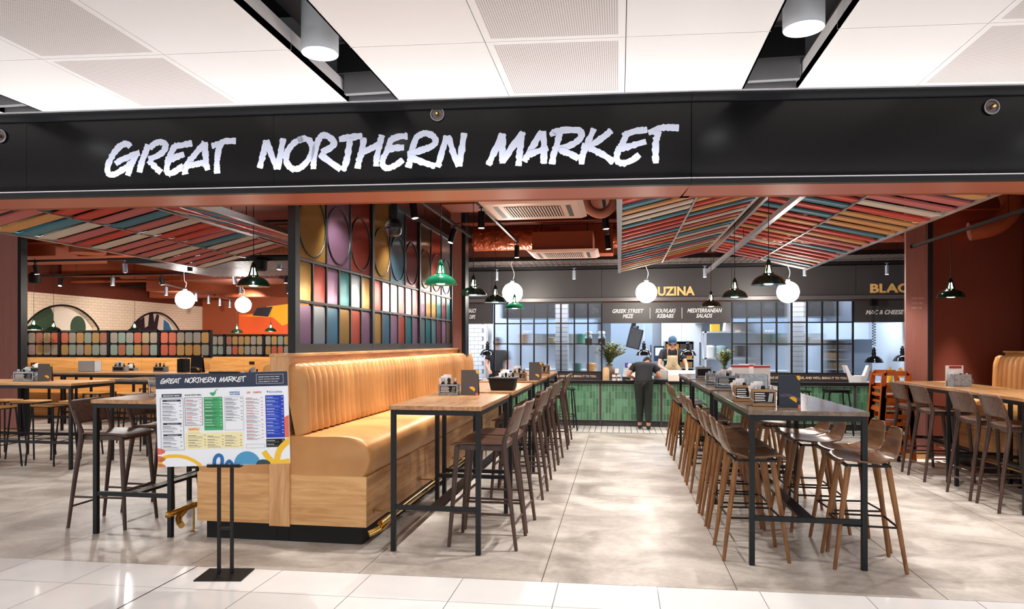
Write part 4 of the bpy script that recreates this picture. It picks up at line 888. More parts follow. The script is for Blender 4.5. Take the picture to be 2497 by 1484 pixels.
for k in range(3): MB().tube([(.4 + k * 1.7, 1.2, .01), (.4 + k * 1.7, 1.2, 1.19)], .006, 6).build('hanger', BLKM, mg2)
# ================================================================== kitchen line
CX0, CX1, CY = -4.18, 5.3, 12.8
kc = thing('service_counter', 'long kitchen counter faced with upright green tiles and dark posts', 'counter', (0, CY, 0))
MB().box(CX0, .03, 0, CX1, .08, .11).build('kick_panel', DGREY2, kc, ang=0)
MB().box(CX0, .003, .11, CX1, .7, .785).build('carcass', mat('tile_grout', '#d3e8cc', .7), kc, ang=0)
MB().box(CX0, -.03, .80, CX1, .75, .84).build('worktop', mat('steel_worktop', '#cdd3da', .25, .6), kc, ang=0); MB().box(CX0, -.035, .785, CX1, -.03, .845).build('front_lip', BLKM, kc, ang=0)
nd_ = [-.35 + 1.11 * k for k in range(-4, 6)]
tm = [MB().box(0, -.004, 0, .0505, .003, .124).build('tile', g, None, ang=0) for g in GREENT]
tl = 0; stuffmb = MB(); first = True
for a in nd_[:-1]:
    for c in range(18):
        x = a + .034 + c * .0583
        if x < CX0 or x + .053 > CX1: continue
        for r in range(5):
            z = .118 + r * .1325
            if (-1.1 < x < 1.0 or 3.0 < x < 4.1) and tl < 296:
                o = bpy.data.objects.new('tile', tm[R.randrange(4)].data); COL.objects.link(o); o.parent = kc; o.location = (x, 0, z); tl += 1
            else: stuffmb.cur = R.randrange(4); stuffmb.box(x, -.004, z, x + .0505, .003, z + .124)
for o in tm: bpy.data.objects.remove(o)
o = stuffmb.build('far_tiles', GREENT, kc, ang=0); o['kind'] = 'stuff'
for a in nd_:
    if a > CX0: MB().box(a - .022, -.012, .0, a + .022, .03, .785).build('divider_post', DGREY2, kc, ang=0)
# bulkhead with lettering
FASC = mat('charcoal_fascia', '#3c3a3c', .42)
bk = thing('kitchen_fascia', 'charcoal bulkhead above the kitchen hatches with gold and white lettering', 'sign', (0, 12.9, 0))
e = [-5.75, -2.42, -.33, 2.02, 4.14, 7.2]
for a, b_ in zip(e[:-1], e[1:]): MB().box(a + .003, .0, 2.40, b_ - .003, .1, 2.92).build('upper_panel', FASC, bk, ang=0)
for a, b_ in ((-5.75, -2.42), (-.33, 2.02), (4.14, 7.2)): MB().box(a + .003, .08, 1.915, b_ - .003, .16, 2.30).build('menu_panel', FASC, bk, ang=0)
MB().box(-5.75, -.1, 2.32, 7.2, .16, 2.385).build('ledge', mat('ledge_grey', '#5d5a5a', .35, .3), bk, ang=0)
MB().box(-5.75, .1, 2.3, 7.2, .2, 4.0).build('backing', TERRD, bk, ang=0)
GOLD = mat('gold_lettering', '#f3c47c', .45); WL = mat('white_lettering', '#f0eeee', .5)
text('KOUZINA', .98, .17, GOLD, bk, (.385, -.012, 2.415), bold=.035, ext=.01); text('BLACK IRON GRILL', 2.3, .165, GOLD, bk, (4.375, -.012, 2.425), bold=.035, ext=.01); text('NASHVILLE HOT HOUSE', 2.6, .16, GOLD, bk, (-5.58, -.012, 2.42), bold=.035, ext=.01)
def menu_text(s, x0, x1, z0, h): text(s, x1 - x0, h, WL, bk, (x0, .072, z0), bold=.022, shear=.3, ext=.003)
menu_text('GREEK STREET', -.13, .45, 2.105, .075); menu_text('MEZE', .06, .26, 2.01, .075); menu_text('SOUVLAKI', .66, 1.03, 2.105, .075); menu_text('KEBABS', .69, 1.0, 2.01, .075)
menu_text('MEDITERRANEAN', 1.24, 1.86, 2.105, .075); menu_text('SALADS', 1.4, 1.69, 2.01, .075); menu_text('MAC & CHEESE', 4.33, 4.96, 2.05, .08); menu_text('SAUCY', -2.9, -2.74, 2.13, .08); menu_text('DIPS', -2.88, -2.76, 2.01, .08)
menu_text('WINGS', -3.4, -3.08, 2.13, .08); menu_text('& MORE', -3.4, -3.06, 2.0, .08)
for x in (.56, 1.14, -3.0, 5.1): MB().box(x, .07, 2.0, x + .008, .079, 2.2).build('divider_line', WL, bk, ang=0)
struct(MB().box(-5.75, 13.02, 0, -4.22, 13.1, 2.3).build('wall_kitchen_end', FASC, ang=0))
# glazed screens
RG = mat('reeded_glass', '#f4f8fb', .09, 0, kind='ribx', scale=38, trans=.97, ior=1.1)
def glazed(label, x0, x1, txt):
    t = thing('glazed_partition', label, 'screen', (x0, 13.0, .84)); W = x1 - x0; n = 8; cw_ = W / n
    rows_ = [(.165, .675), (.70, 1.065), (1.09, 1.45)]
    MB().box(0, -.02, 0, W, .02, .145).build('lettered_base', mat('base_dark', '#2b2122', .5), t, ang=0)
    for z in (.145, .675, 1.065): MB().box(0, -.015, z, W, .015, z + .022).build('transom', BLK, t, ang=0)
    MB().box(-.02, -.025, 1.45, W + .02, .025, 1.49).build('top_rail', DGREY2, t, ang=0)
    for k in range(n + 1): MB().box(k * cw_ - .013, -.022, 0 if k in (0, n) else .145, k * cw_ + .013, .022, 1.45).build('mullion', BLK, t, ang=0)
    for k in range(n):
        for z0, z1 in rows_: MB().box(k * cw_ + .014, -.003, z0, (k + 1) * cw_ - .014, .003, z1).build('pane', RG, t, ang=0)
    text(txt, W - .2, .05, mat('cream_lettering', '#e6d3b6', .5), t, (.1, -.023, .048), bold=.02, ext=.003)
    for k, s in ((0, 'EAT'), (2, 'ENJOY')): text(s, .1 if k == 0 else .16, .04, mat('etched_white', '#f2f2ee', .5), t, (k * cw_ + .06, -.006, .9), bold=.01)
BT = "ORDER FROM YOUR TABLE USING THE QR CODE, AND WE'LL BRING IT TO YOU."
glazed('black-framed reeded glass partition on the counter, left of the plant vase', -2.39, -.33, BT)
glazed('black-framed reeded glass partition on the counter, right of the chef', 2.04, 4.12, BT)
# kitchen interior
for a, b_, q in ((-2.4, -.35, 'left'), (2.04, 4.12, 'right')):
    t = thing('extractor_canopy', 'dark grey canopy panel behind the top panes of the %s glazed partition' % q, 'hood', (a, 13.75, 2.05)); MB().box(0, 0, 0, b_ - a, .03, .81).build('front', mat('dark_canopy', '#2c2f33', .4), t, ang=0); MB().box(0, .03, 0, b_ - a, 1.0, .03).build('underside', STEELD, t, ang=0)
KW = mat('kitchen_wall', '#b4bfcd', .35, .25); KF = mat('kitchen_floor', '#6b6864', .5)
struct(MB().box(-4.3, 16.6, 0, 5.6, 16.7, 3.0).build('wall_kitchen_back', KW, ang=0)); struct(MB().box(-4.3, 13.1, 2.86, 5.6, 16.6, 2.92).build('ceiling_kitchen', WHITE, ang=0)); struct(MB().box(-4.3, 12.95, 0, -4.2, 16.7, 3.0).build('wall_kitchen_left', KW, ang=0))
# white brick wall seen through the left hatch
bw = MB().box(-4.2, 14.42, 0, -2.8, 14.5, 2.86).build('wall_white_brick', mat('brick_grout', '#8b93a0', .7), ang=0); struct(bw)
WB = mat('white_glazed_brick', '#e8ecf5', .2); bk0 = MB().box(0, 0, 0, .166, .02, .082).build('brick', WB, bw, ang=0); bk0.location = (-4.03, 14.405, .8)
for r in range(14):
    for c in range(6):
        x = -3.86 + c * .172 + (.086 if r % 2 else 0)
        if x + .166 > -2.8: continue
        share(bk0, bw, (x, 14.405, .8 + r * .088))
tag(MB().box(-2.8, 14.0, 0, -2.74, 14.6, 2.86).build('wall_trim', WHITE, ang=0), 'narrow white wall end beside the white brick in the left hatch', 'trim')
# white tiled pillars behind each glazed partition
for x, lb in ((-1.24, 'white-tiled pillar behind the left glazed partition'), (3.16, 'white-tiled pillar behind the right glazed partition')):
    t = thing('tiled_pillar', lb, 'pillar', (x, 13.35, .84)); MB().box(.004, .004, 0, .236, .3, 2.02).build('core', mat('pillar_grout', '#9aa0a6', .7), t, ang=0)
    for r in range(22): MB().box(0, 0, .004 + r * .0915, .118, .01, .088 + r * .0915).box(.122, 0, .004 + r * .0915, .24, .01, .088 + r * .0915).build('brick', WB, t, ang=0)
# steel cupboards, shelves, fridge columns along the back
def cab(label, x0, x1, y0, z0, z1, m, cols=2, nm='steel_cupboard', d=.5):
    t = thing(nm, label, 'cupboard', (x0, y0, z0)); W = x1 - x0; H = z1 - z0; MB().box(0, .02, 0, W, d, H).build('body', m, t, ang=0)
    for c in range(cols):
        dr = MB().box(c * W / cols + .006, 0, .006, (c + 1) * W / cols - .006, .019, H - .006).build('door', m, t, ang=0); MB().box((c + 1) * W / cols - .05, -.02, H * .4, (c + 1) * W / cols - .03, 0, H * .6).build('handle', BLK, dr, ang=0)
SB = mat('blue_grey_steel', '#93a5bb', .3, .6); SL = mat('light_steel', '#c5ccd6', .3, .5)
cab('tall blue-grey steel cupboard behind the plant vase', -.2, .75, 15.9, 0, 2.5, SB, 1); cab('tall pale steel cupboard behind the chef', .95, 1.85, 16.0, 0, 2.6, SL, 2); cab('blue-grey steel extractor hood above the right shelving', 1.7, 2.9, 15.2, 1.98, 2.86, SB, 2, 'extractor_hood', .9)
cab('blue-grey steel fridge right of the tray rack', 4.35, 5.1, 14.9, 0, 1.62, SB, 1, 'fridge'); cab('steel extractor hood over the right-hand hatch', 4.0, 5.5, 14.2, 1.95, 2.86, SB, 2, 'extractor_hood', .6)
cab('low steel fridge bank behind the left glazed partition', -2.2, -.5, 15.2, 0, .95, SL, 4, 'under_counter_fridge'); cab('low steel fridge bank behind the right glazed partition', 2.3, 4.1, 15.2, 0, .95, SL, 4, 'under_counter_fridge')
cab('blue-grey wall cupboard behind the left glazed partition', -2.2, -.5, 15.9, 1.75, 2.4, SB, 3, 'wall_cupboard'); cab('blue-grey wall cupboard behind the right glazed partition', 2.95, 3.9, 15.9, 1.75, 2.4, SB, 2, 'wall_cupboard')
def shelf(label, x0, x1, y, zs, d=.45, m=None, z0=0):
    t = thing('steel_shelving', label, 'shelving', (x0, y, 0)); W = x1 - x0; m = m or WHITE
    for z in zs: MB().box(0, 0, z - .03, W, d, z).build('shelf', m, t, ang=0)
    for x in (0, W - .04):
        for yy in (0, d - .04): MB().box(x, yy, z0, x + .04, yy + .04, zs[-1]).build('post', m, t, ang=0)
shelf('white steel shelving right of the chef', 1.72, 2.75, 14.4, (.9, 1.24, 1.78), .45, SL); shelf('steel shelf with jars and tubs behind the left glazed partition', -2.2, -.45, 14.5, (.9, 1.52), .3, SL); shelf('steel shelf with tubs behind the right glazed partition', 2.8, 4.15, 14.5, (.9, 1.52), .3, SL)
# gastro pan rack with amber-filled compartments behind the chef
def rack(label, x0, y, z0, w, rows_, h, fill):
    t = thing('tray_rack', label, 'rack', (x0, y, z0))
    MB().box(0, .3, 0, w, .32, rows_ * h).build('back', BLKM, t, ang=0)
    for s in (0, w - .02): MB().box(s, 0, 0, s + .02, .3, rows_ * h).build('side', STEEL, t, ang=0)
    for r in range(rows_ + 1): MB().box(.02, 0, r * h - .008, w - .02, .3, r * h + .008).build('shelf', STEEL, t, ang=0)
    for r in range(rows_):
        for k in range(2): MB().box(.04 + k * (w - .06) / 2, .02, r * h + .012, .02 + (k + 1) * (w - .06) / 2, .25, r * h + h * .7).build('tray', fill[(r + k) % len(fill)], t, ang=0)
FD = [mat('amber_food', '#c98a2c', .5), mat('dark_tray', '#3b3430', .4), mat('brown_food', '#8a6a3c', .5)]
rack('tray rack of amber-filled containers beside the chef', .95, 14.9, .82, .62, 4, .19, FD); rack('tray rack with dark trays in the right-hand hatch', 3.95, 14.0, .84, .38, 4, .19, [FD[1], FD[1], FD[2]])
scn = thing('order_screen', 'dark order screen showing a pale blue display beside the chef', 'screen', (.72, 14.7, 1.16))
MB().box(0, 0, 0, .22, .03, .32).build('bezel', mat('navy_plastic', '#1e2a4a', .4), scn, ang=0); MB().box(.03, -.003, .12, .19, 0, .28).build('display', mat('lit_display', '#bcdcf2', emit=1.2), scn, ang=0); MB().box(.09, .03, -.32, .13, .07, .2).build('stand', BLK, scn, ang=0)
tvs = thing('wall_monitor', 'dark tilted monitor hanging above the plant vase', 'monitor', (.2, 13.75, 1.62)); tvs.rotation_euler = (0, math.radians(14), math.radians(15))
MB().box(-.03, 0, -.16, .24, .05, .24).build('casing', BLKM, tvs, ang=0); MB().box(-.02, -.004, -.15, .21, 0, .23).build('glass', mat('dark_screen', '#3b3d42', .2), tvs, ang=0); MB().box(.1, .05, 0, .14, .4, .3).build('bracket', BLKM, tvs, ang=0); MB().box(.08, .38, .25, .16, .44, 1.24).build('drop_arm', BLKM, tvs, ang=0)
# heat lamps
def heatlamp(label, x, z, coil=False, y=13.17):
    t = thing('heat_lamp', label, 'heat lamp', (x, y, z))
    MB().lathe([(.155, 0), (.157, .006), (.145, .02), (.13, .055), (.1, .09), (.06, .115), (.035, .12), (.035, .16), (.042, .165), (.042, .175), (.03, .18), (.03, .21), (.038, .215), (.038, .225), (.024, .235), (.018, .27), (0, .272)], n=28).build('shade', GLOSSB, t)
    MB().lathe([(.03, .012), (.045, .03), (.03, .07), (0, .08)], n=14).build('bulb', mat('heat_bulb', '#ffd9a0', emit=5), t)
    if coil:
        pts = [(.03 * math.cos(a), .03 * math.sin(a), .3 + a * .0075) for a in [k * PI / 4 for k in range(0, 120)]]
        MB().tube(pts, .006, 5).build('coiled_cord', BLKM, t); MB().box(-.05, -.05, 1.0, .05, .05, 1.12).build('mount', GLOSSB, t, ang=0)
    else: MB().tube([(0, 0, .26), (0, 0, 2.86 - z)], .006, 6).build('cord', PAPER, t)
heatlamp('gloss black heat lamp at the left hatch, beside white brick wall', -2.56, 1.305, y=13.17); heatlamp('gloss black heat lamp left of the chef', .46, 1.31); heatlamp('gloss black heat lamp right of the chef', 1.27, 1.31)
heatlamp('gloss black heat lamp on a coiled cord in the right-hand hatch', 4.42, 1.2, True, 12.85); heatlamp('gloss black heat lamp partly hidden by the right column', 4.98, 1.22, y=13.1)
# things on the counter
ZC = .842
def vase():
    t = thing('plant_vase', 'brown stoneware vase of leafy stems on the counter left of the chef', 'plant', (-.19, 13.15, ZC))
    MB().lathe([(.06, 0), (.1, .05), (.125, .14), (.12, .2), (.08, .25), (.055, .27), (.065, .3)], n=26).build('vase', mat('stoneware', '#6d5a4e', .5, kind='noise', col2='#54443b', scale=6), t)
    st = MB(); lf = [MB(), MB()]; rd = random.Random(4)
    for k in range(58):
        a = rd.uniform(0, 2 * PI); sp_ = rd.uniform(.05, .3); h = rd.uniform(.2, .42)
        p = [(0, 0, .26), (sp_ * .35 * math.cos(a), sp_ * .25 * math.sin(a), .3 + h * .5), (sp_ * math.cos(a) + .03, sp_ * .6 * math.sin(a), .28 + h)]
        P = catR(p, 4); st.tube(P, .0025, 4)
        for q in range(2, len(P)):
            for w in range(4):
                b = rd.uniform(0, 2 * PI); d = Vector((math.cos(b), math.sin(b), rd.uniform(.1, 1))).normalized(); L = rd.uniform(.045, .08); s_ = d.cross(Vector((0, 0, 1))).normalized() * .013
                c = P[q]; lf[rd.random() > .72].add([c, c + d * L * .5 + s_, c + d * L, c + d * L * .5 - s_], [(0, 1, 2, 3)])
    st.build('stems', mat('stem_green', '#5a6a3a', .6), t, ang=0); l = lf[0].build('leaves', mat('olive_leaf', '#5e7040', .55), t, ang=0); l['kind'] = 'stuff'; l = lf[1].build('yellow_leaves', mat('yellow_leaf', '#b3983c', .55), t, ang=0); l['kind'] = 'stuff'
    return t
v = vase(); v2 = dup(v, (1.96, 13.35, ZC), 1.0, 'green leafy stems in a pot behind the left edge of the right glazed partition', scale=.8)
def jar(label, x, y, prof, m, cap=None, z=ZC, grp_=None, nm='jar', n=18):
    t = thing(nm, label, 'container', (x, y, z), 0, grp_); MB().lathe(prof, n=n).build('body', m, t)
    if cap: MB().lathe(cap[0], n=n).build('lid', cap[1], t)
    return t
CERM = mat('cream_ceramic', '#dcb88e', .45)
jar('tall cream ceramic jar on the counter in front of the vase', -.33 + .08, 12.92, [(.06, 0), (.062, .01), (.062, .2), (.05, .23), (.04, .235), (.045, .25), (0, .25)], CERM)
PP = mat('printed_paper_cup', '#efe7df', .5); PPB = mat('cup_print', '#4a3a3a', .5)
for x, y, h, lb in ((-.1, 12.9, .11, 'short white labelled cup at the front of the counter, left one'), (-.01, 12.92, .11, 'short white labelled cup at the front of the counter, right one'), (-.05, 13.0, .22, 'tall white labelled cup behind the two short ones')):
    t = jar(lb, x, y, [(.035, 0), (.038, h), (.0, h)], PP, nm='paper_cup'); MB().lathe([(.0375, h * .4), (.0385, h * .6)], n=16).build('printed_band', PPB, t)
t = thing('flour_bag', 'white flour bag with blue top on the counter between vase and heat lamp', 'bag', (.27, 13.25, ZC))
MB().prism([(-.2, 0), (.2, 0), (.22, .08), (.2, .25), (.17, .3), (-.17, .3), (-.19, .25), (-.22, .08)], 0, .12, 'y').build('sack', mat('white_sack', '#e7edf2', .4, kind='wrinkle'), t, bev=.015); MB().prism([(-.17, .23), (.18, .23), (.17, .32), (-.165, .32)], -.006, .1, 'y').build('blue_top', mat('bag_blue', '#4a4fae', .45), t)
MB().lathe([(.05, 0), (.05, .004), (0, .004)], (-.07, -.012, .27), 16, 'y').lathe([(.05, 0), (.05, .004), (0, .004)], (.08, -.012, .27), 16, 'y').build('oval_print', WHITE, t)
DP = mat('dark_pan', '#2a2626', .4)
jar('black round pan on the counter beside the short cups', .13, 12.95, [(.08, 0), (.085, .07), (.0, .07)], DP, nm='pan'); jar('white plate on the counter front left of the chef', .2, 12.86, [(.06, 0), (.1, .02), (.09, .022), (0, .01)], WHITE, nm='plate')
t = thing('baking_tray', 'dark low roasting tray on the counter left of the clear tub', 'tray', (.36, 12.98, ZC)); MB().box(-.1, -.12, 0, .24, .12, .06).build('tray', mat('brown_pan', '#4c3a33', .4), t, bev=.008)
t = thing('food_tub', 'clear tub with yellow dressing in a black tray before the chef', 'container', (.75, 12.95, ZC)); MB().box(-.14, -.1, 0, .14, .1, .03).build('tray', DP, t, ang=0); MB().box(-.11, -.08, .032, .11, .08, .08).build('dressing', mat('dressing', '#b8a24c', .4), t, ang=0); MB().box(-.115, -.085, .031, .115, .085, .2).build('tub', mat('frosted_plastic', '#dfe6e8', .3, trans=.5), t, ang=0)
t = thing('takeaway_box', 'bright white takeaway boxes under the right heat lamp', 'box', (1.32, 12.95, ZC)); MB().box(-.42, -.02, 0, .24, .22, .19).build('box', mat('bright_white_card', '#ffffff', .5), t, bev=.006); MB().box(-.44, -.12, 0, -.2, -.03, .12).build('front_box', mat('cream_card', '#fbeedd', .5), t, bev=.004)
lamp('SPOT', (1.27, 12.97, 1.32), 16, WARM, .05, (0, 0, 0), 1.9, .5, name='heat_lamp_light'); lamp('SPOT', (.46, 12.97, 1.32), 7, WARM, .05, (0, 0, 0), 1.9, .5, name='heat_lamp_light')
for k in range(3): jar('paper food cup beside the bright boxes, %s of its stack' % ('bottom', 'middle', 'top')[k], 1.66, 12.98, [(.06, k * .03), (.08, k * .03 + .1), (0, k * .03 + .1)], mat('kraft_cup', '#e5c9b0', .5), grp_='stack of paper food cups', nm='paper_cup')
# items seen through the glass and on shelves
cols = [mat('tub_%d' % i, c, .4) for i, c in enumerate(('#e9ede9', '#2f8b74', '#c98b4a', '#efe8d6', '#9fb8c4', '#1f5d4f', '#d8c9a0'))]
items = [(-2.05, 1.52, 2, 'orange-brown tub on the shelf behind the first pane of the left partition'), (-1.75, 1.52, 0, 'white bowl on the shelf behind the second pane of the left partition'), (-1.45, 1.52, 6, 'pale yellow box on the shelf behind the third pane of the left partition'), (-1.05, 1.52, 0, 'white cylinder tub right of the tiled pillar, left partition'),
         (-.82, 1.52, 1, 'green jar on the shelf behind the left partition'), (-.9, .9, 5, 'teal tub low behind the left partition'), (-.6, .9, 2, 'brown tub low behind the last pane of the left partition'),
         (2.92, 1.52, 3, 'cream tub on the shelf behind the right partition, left one'), (3.15, 1.52, 1, 'green-labelled tub on the shelf behind the right partition'), (3.42, 1.52, 6, 'pale yellow bag of buns on the shelf behind the right partition'), (3.7, 1.52, 6, 'second pale yellow bag on the shelf behind the right partition'), (3.95, 1.52, 3, 'cream box at the right end of the shelf behind the right partition')]
for x, z, c, lb in items: jar(lb, x, 14.63, [(.085, 0), (.095, .2), (.08, .22), (0, .22)] if c != 6 else [(.1, 0), (.12, .06), (.09, .14), (0, .15)], cols[c], z=z, nm='food_tub')
for x in (-.72 + .13, -.72 + .38): 
    t = jar('large glass cookie jar with white lid behind the left partition, %s one' % ('left' if x < -.5 else 'right'), x, 13.25, [(.07, 0), (.075, .17), (.05, .2), (.05, .22)], GLASSC, ([(.07, .221), (.07, .25), (.05, .27), (0, .27)], WHITE), z=1.5, nm='cookie_jar'); MB().lathe([(.055, .004), (.06, .13), (0, .14)], n=14).build('cookies', cols[2], t)
ws = thing('jar_shelf', 'narrow shelf carrying two glass cookie jars behind the left partition', 'shelf', (-.9, 13.16, 1.47)); MB().box(0, 0, 0, .56, .2, .028).build('board', STEEL, ws, ang=0); MB().box(.02, .02, -.63, .04, .04, 0).box(.5, .02, -.63, .52, .04, 0).build('legs', STEEL, ws, ang=0)
kx = [(1.85, 1.24, 0, 'white lidded tub on the lower shelf right of the chef'), (2.08, 1.24, 4, 'pale blue-grey tub on the lower shelf right of the chef')]
for x, z, c, lb in kx: jar(lb, x, 14.6, [(.1, 0), (.11, .22), (.08, .25), (0, .26)], cols[c], z=z, nm='food_tub')
t = thing('box', 'small yellow box on top of the white shelving', 'box', (1.95, 14.6, 1.78)); MB().box(-.09, -.08, 0, .09, .08, .15).build('carton', mat('yellow_box', '#efc23c', .5), t, bev=.004)
t = thing('box', 'large white crate on top of the white shelving', 'box', (2.42, 14.6, 1.78)); MB().prism([(-.3, 0), (.28, 0), (.24, .15), (-.28, .18)], -.15, .15, 'y').build('crate', WHITE, t, bev=.01)
t = thing('microwave', 'dark microwave oven on the lower shelf right of the chef', 'appliance', (2.5, 14.62, 1.24)); MB().box(-.2, -.15, 0, .2, .15, .28).build('body', STEELD, t, bev=.006); MB().box(-.18, -.156, .03, .08, -.151, .25).build('door', GLOSSB, t, ang=0)
t = thing('utensil_holder', 'white open-sided holder on the counter in the right-hand hatch', 'holder', (4.05, 12.95, ZC)); MB().prism([(0, 0), (.28, 0), (.36, .3), (.32, .3), (.25, .12), (.04, .12), (-.04, .3), (-.08, .3)], 0, .15, 'y').build('holder', WHITE, t, bev=.004)
t = thing('round_notice', 'small round blue notice on the kitchen cupboard door', 'sign', (1.25, 15.975, 1.42)); MB().lathe([(.07, 0), (.07, .006), (0, .006)], ax='y', n=24).build('disc', mat('notice_blue', '#2060b8', .5), t); t.location.y = 15.96
t = thing('mustard_bottle', 'yellow bottle by the right column in the kitchen hatch', 'bottle', (4.72, 12.95, ZC)); MB().lathe([(.045, 0), (.045, .2), (.02, .25), (.02, .28), (0, .28)], n=14).build('bottle', mat('mustard_yellow', '#f0b81c', .4), t)
t = thing('ketchup_bottle', 'tall red bottle on the counter at the left hatch by the white bricks', 'bottle', (-3.0, 13.3, ZC)); MB().lathe([(.04, 0), (.04, .3), (.015, .38), (.015, .42), (0, .42)], n=14).build('bottle', mat('sauce_red', '#c8241c', .4), t)
# ================================================================== menu board on its stand
ms_ = thing('menu_stand', 'printed menu board on a black two-post floor stand at the shopfront', 'sign', (-2.60, 4.20, 0), .157)
MB().box(-.155, -.12, 0, .155, .12, .008).build('base_plate', BLKM, ms_, bev=.002)
for s in (-1, 1): MB().box(s * .043 - .009, .0, .008, s * .043 + .009, .022, 1.26).build('post', BLK, ms_, ang=0)
MB().box(-.034, .002, .30, .034, .02, .318).build('cross_bar', BLK, ms_, ang=0)
MB().box(-.11, -.024, .722, .11, .03, .732).box(-.11, -.024, .73, .11, -.02, .742).build('ledge', BLK, ms_, ang=0); MB().box(-.1, -.016, 1.345, .1, .004, 1.358).build('top_clip', BLK, ms_, ang=0)
BW, BH = .878, .614
bd = MB().box(-BW / 2, -.012, 0, BW / 2, -.002, BH).build('board', mat('board_white', '#ebeff5', .35), ms_, ang=0); bd.location = (0, 0, .735); bd.rotation_euler = (0, -.028, 0)
def bx_(x, y):
    fx = (x - 40) / 1890.; top = 88 - 48 * fx; bot = 1420 - 65 * fx
    return (-BW / 2 + fx * BW, BH * (1 - (y - top) / (bot - top)))
LAY = [0]
def pr(poly, m, nm, lift=1):
    LAY[0] += 1; y = -.0125 - .0003 * lift
    q = [bx_(*p) for p in poly]; q = [(min(max(a, -BW / 2), BW / 2), min(max(b, 0), BH)) for a, b in q]
    return MB().prism(q, y, y + .0004 + .0003 * lift, 'y').build(nm, m, bd, ang=0)
def rc(x0, y0, x1, y1): return [(x0, y0), (x1, y0 - 48 * (x1 - x0) / 1890), (x1, y1 - 48 * (x1 - x0) / 1890), (x0, y1)]
NAVY = mat('print_navy', '#232c44', .5); PGR = mat('print_green', '#3fa364', .5); PBL = mat('print_blue', '#0b37b4', .5); PYE = mat('print_pale_yellow', '#f1e6b4', .5); PCO = mat('print_coral', '#dd6a52', .5); PY = mat('print_yellow', '#edbd2c', .5)
PLB = mat('print_light_blue', '#4996c4', .5); PDB = mat('print_mid_blue', '#1268ae', .5); PDG = mat('print_dark_green', '#1d4247', .5); PRD = mat('print_red', '#d8452c', .5); PTX = mat('print_text_grey', '#77797f', .5); PWH = mat('print_white', '#f2f2f2', .5)
pr(rc(40, 88, 1930, 295), NAVY, 'header_band')
r2 = random.Random(9); wm = MB(); s_ = .569 / 4.0
x0w = min(p[0] for c, ss in WORDMARK for st in ss for p in st); x1w = max(p[0] for c, ss in WORDMARK for st in ss for p in st); s_ = .569 / (x1w - x0w); bxx, bzz = bx_(115, 222)
for c, ss in WORDMARK:
    for st in ss: brush(wm, [(bxx + (p[0] - x0w) * s_, bzz + (p[1] - 2.70) * s_ * 1.05 + 0) for p in st], .0056, -.0136, -.0126, r2, .1, 4)
wm.build('header_lettering', PWH, bd, ang=0)
def outline(x0, y0, x1, y1, m, w=4):
    mb = MB()
    for q in (rc(x0, y0, x1, y0 + w), rc(x0, y1 - w, x1, y1), rc(x0, y0, x0 + w, y1), ):
        mb.prism([bx_(*p) for p in q], -.0131, -.0122, 'y')
    k = 48 * (x1 - x0) / 1890; mb.prism([bx_(x1 - w, y0 - k), bx_(x1, y0 - k), bx_(x1, y1 - k), bx_(x1 - w, y1 - k)], -.0131, -.0122, 'y')
    mb.build('printed_border', m, bd, ang=0)
def bt(s, x, y, x1, y1, m, **k):
    a, b = bx_(x, y1), bx_(x1, y); text(s, b[0] - a[0], abs(b[1] - a[1]) - .001, m, bd, (a[0], -.0132, a[1]), rot=(PI / 2, -.0, 0), ext=.0003, **k)
outline(1480, 88, 1868, 220, PWH, 3)
for i, s in enumerate(('ORDER FROM YOUR TABLE', 'USING THE QR CODE AND', "WE'LL BRING IT TO YOU")): bt(s, 1510, 108 + i * 33, 1512 + (300, 300, 280)[i], 130 + i * 33, PWH, bold=.02)
pr(rc(120, 370, 405, 418), NAVY, 'title_band'); bt('BREAKFAST MENU', 140, 376, 385, 406, PWH, bold=.02, shear=.2); outline(95, 432, 425, 1178, NAVY, 3)
for y, s in ((452, 'CLASSIC BREAKFASTS'), (785, 'MUFFINS'), (948, 'LIGHTER OPTIONS')): pr(rc(130, y, 392, y + 28), NAVY, 'section_band'); bt(s, 190, y + 4, 340, y + 20, PWH, bold=.01)
bt('BLACK IRON GRILL', 455, 365, 690, 392, BLKM, bold=.03); outline(447, 418, 700, 820, NAVY, 5)
pr(rc(720, 412, 987, 888), PGR, 'green_menu_panel'); pr([(805, 345), (880, 340), (900, 335), (885, 375), (855, 395), (825, 380)], PGR, 'bowl_emblem')
for q in ([(880, 335), (925, 290), (930, 293), (886, 340)], [(870, 338), (905, 295), (909, 298), (876, 342)]): pr(q, PGR, 'chopstick')
bt('NASHVILLE', 1090, 325, 1238, 352, PDB, bold=.03, shear=.1); bt('HOT HOUSE', 1100, 356, 1240, 382, PDB, bold=.03, shear=.1); outline(1015, 410, 1285, 885, PTX, 2)
bt('LA', 1340, 325, 1390, 358, PRD, bold=.03); bt('CASITA', 1428, 325, 1550, 355, PRD, bold=.03); bt('KOUZINA', 1660, 318, 1845, 350, PDB, bold=.0); pr([(1622, 325), (1650, 322), (1640, 350)], PDB, 'leaf_emblem')
pr(rc(1602, 386, 1865, 990), PBL, 'blue_menu_panel'); pr(rc(1600, 1006, 1865, 1126), BLKM, 'dark_note_panel'); pr(rc(445, 930, 1270, 1160), PYE, 'yellow_menu_panel'); pr(rc(485, 840, 655, 935), PYE, 'yellow_title_panel'); bt('NAPOLI', 498, 852, 640, 888, PRD, bold=.02); outline(1310, 1085, 1575, 1140, PTX, 2)
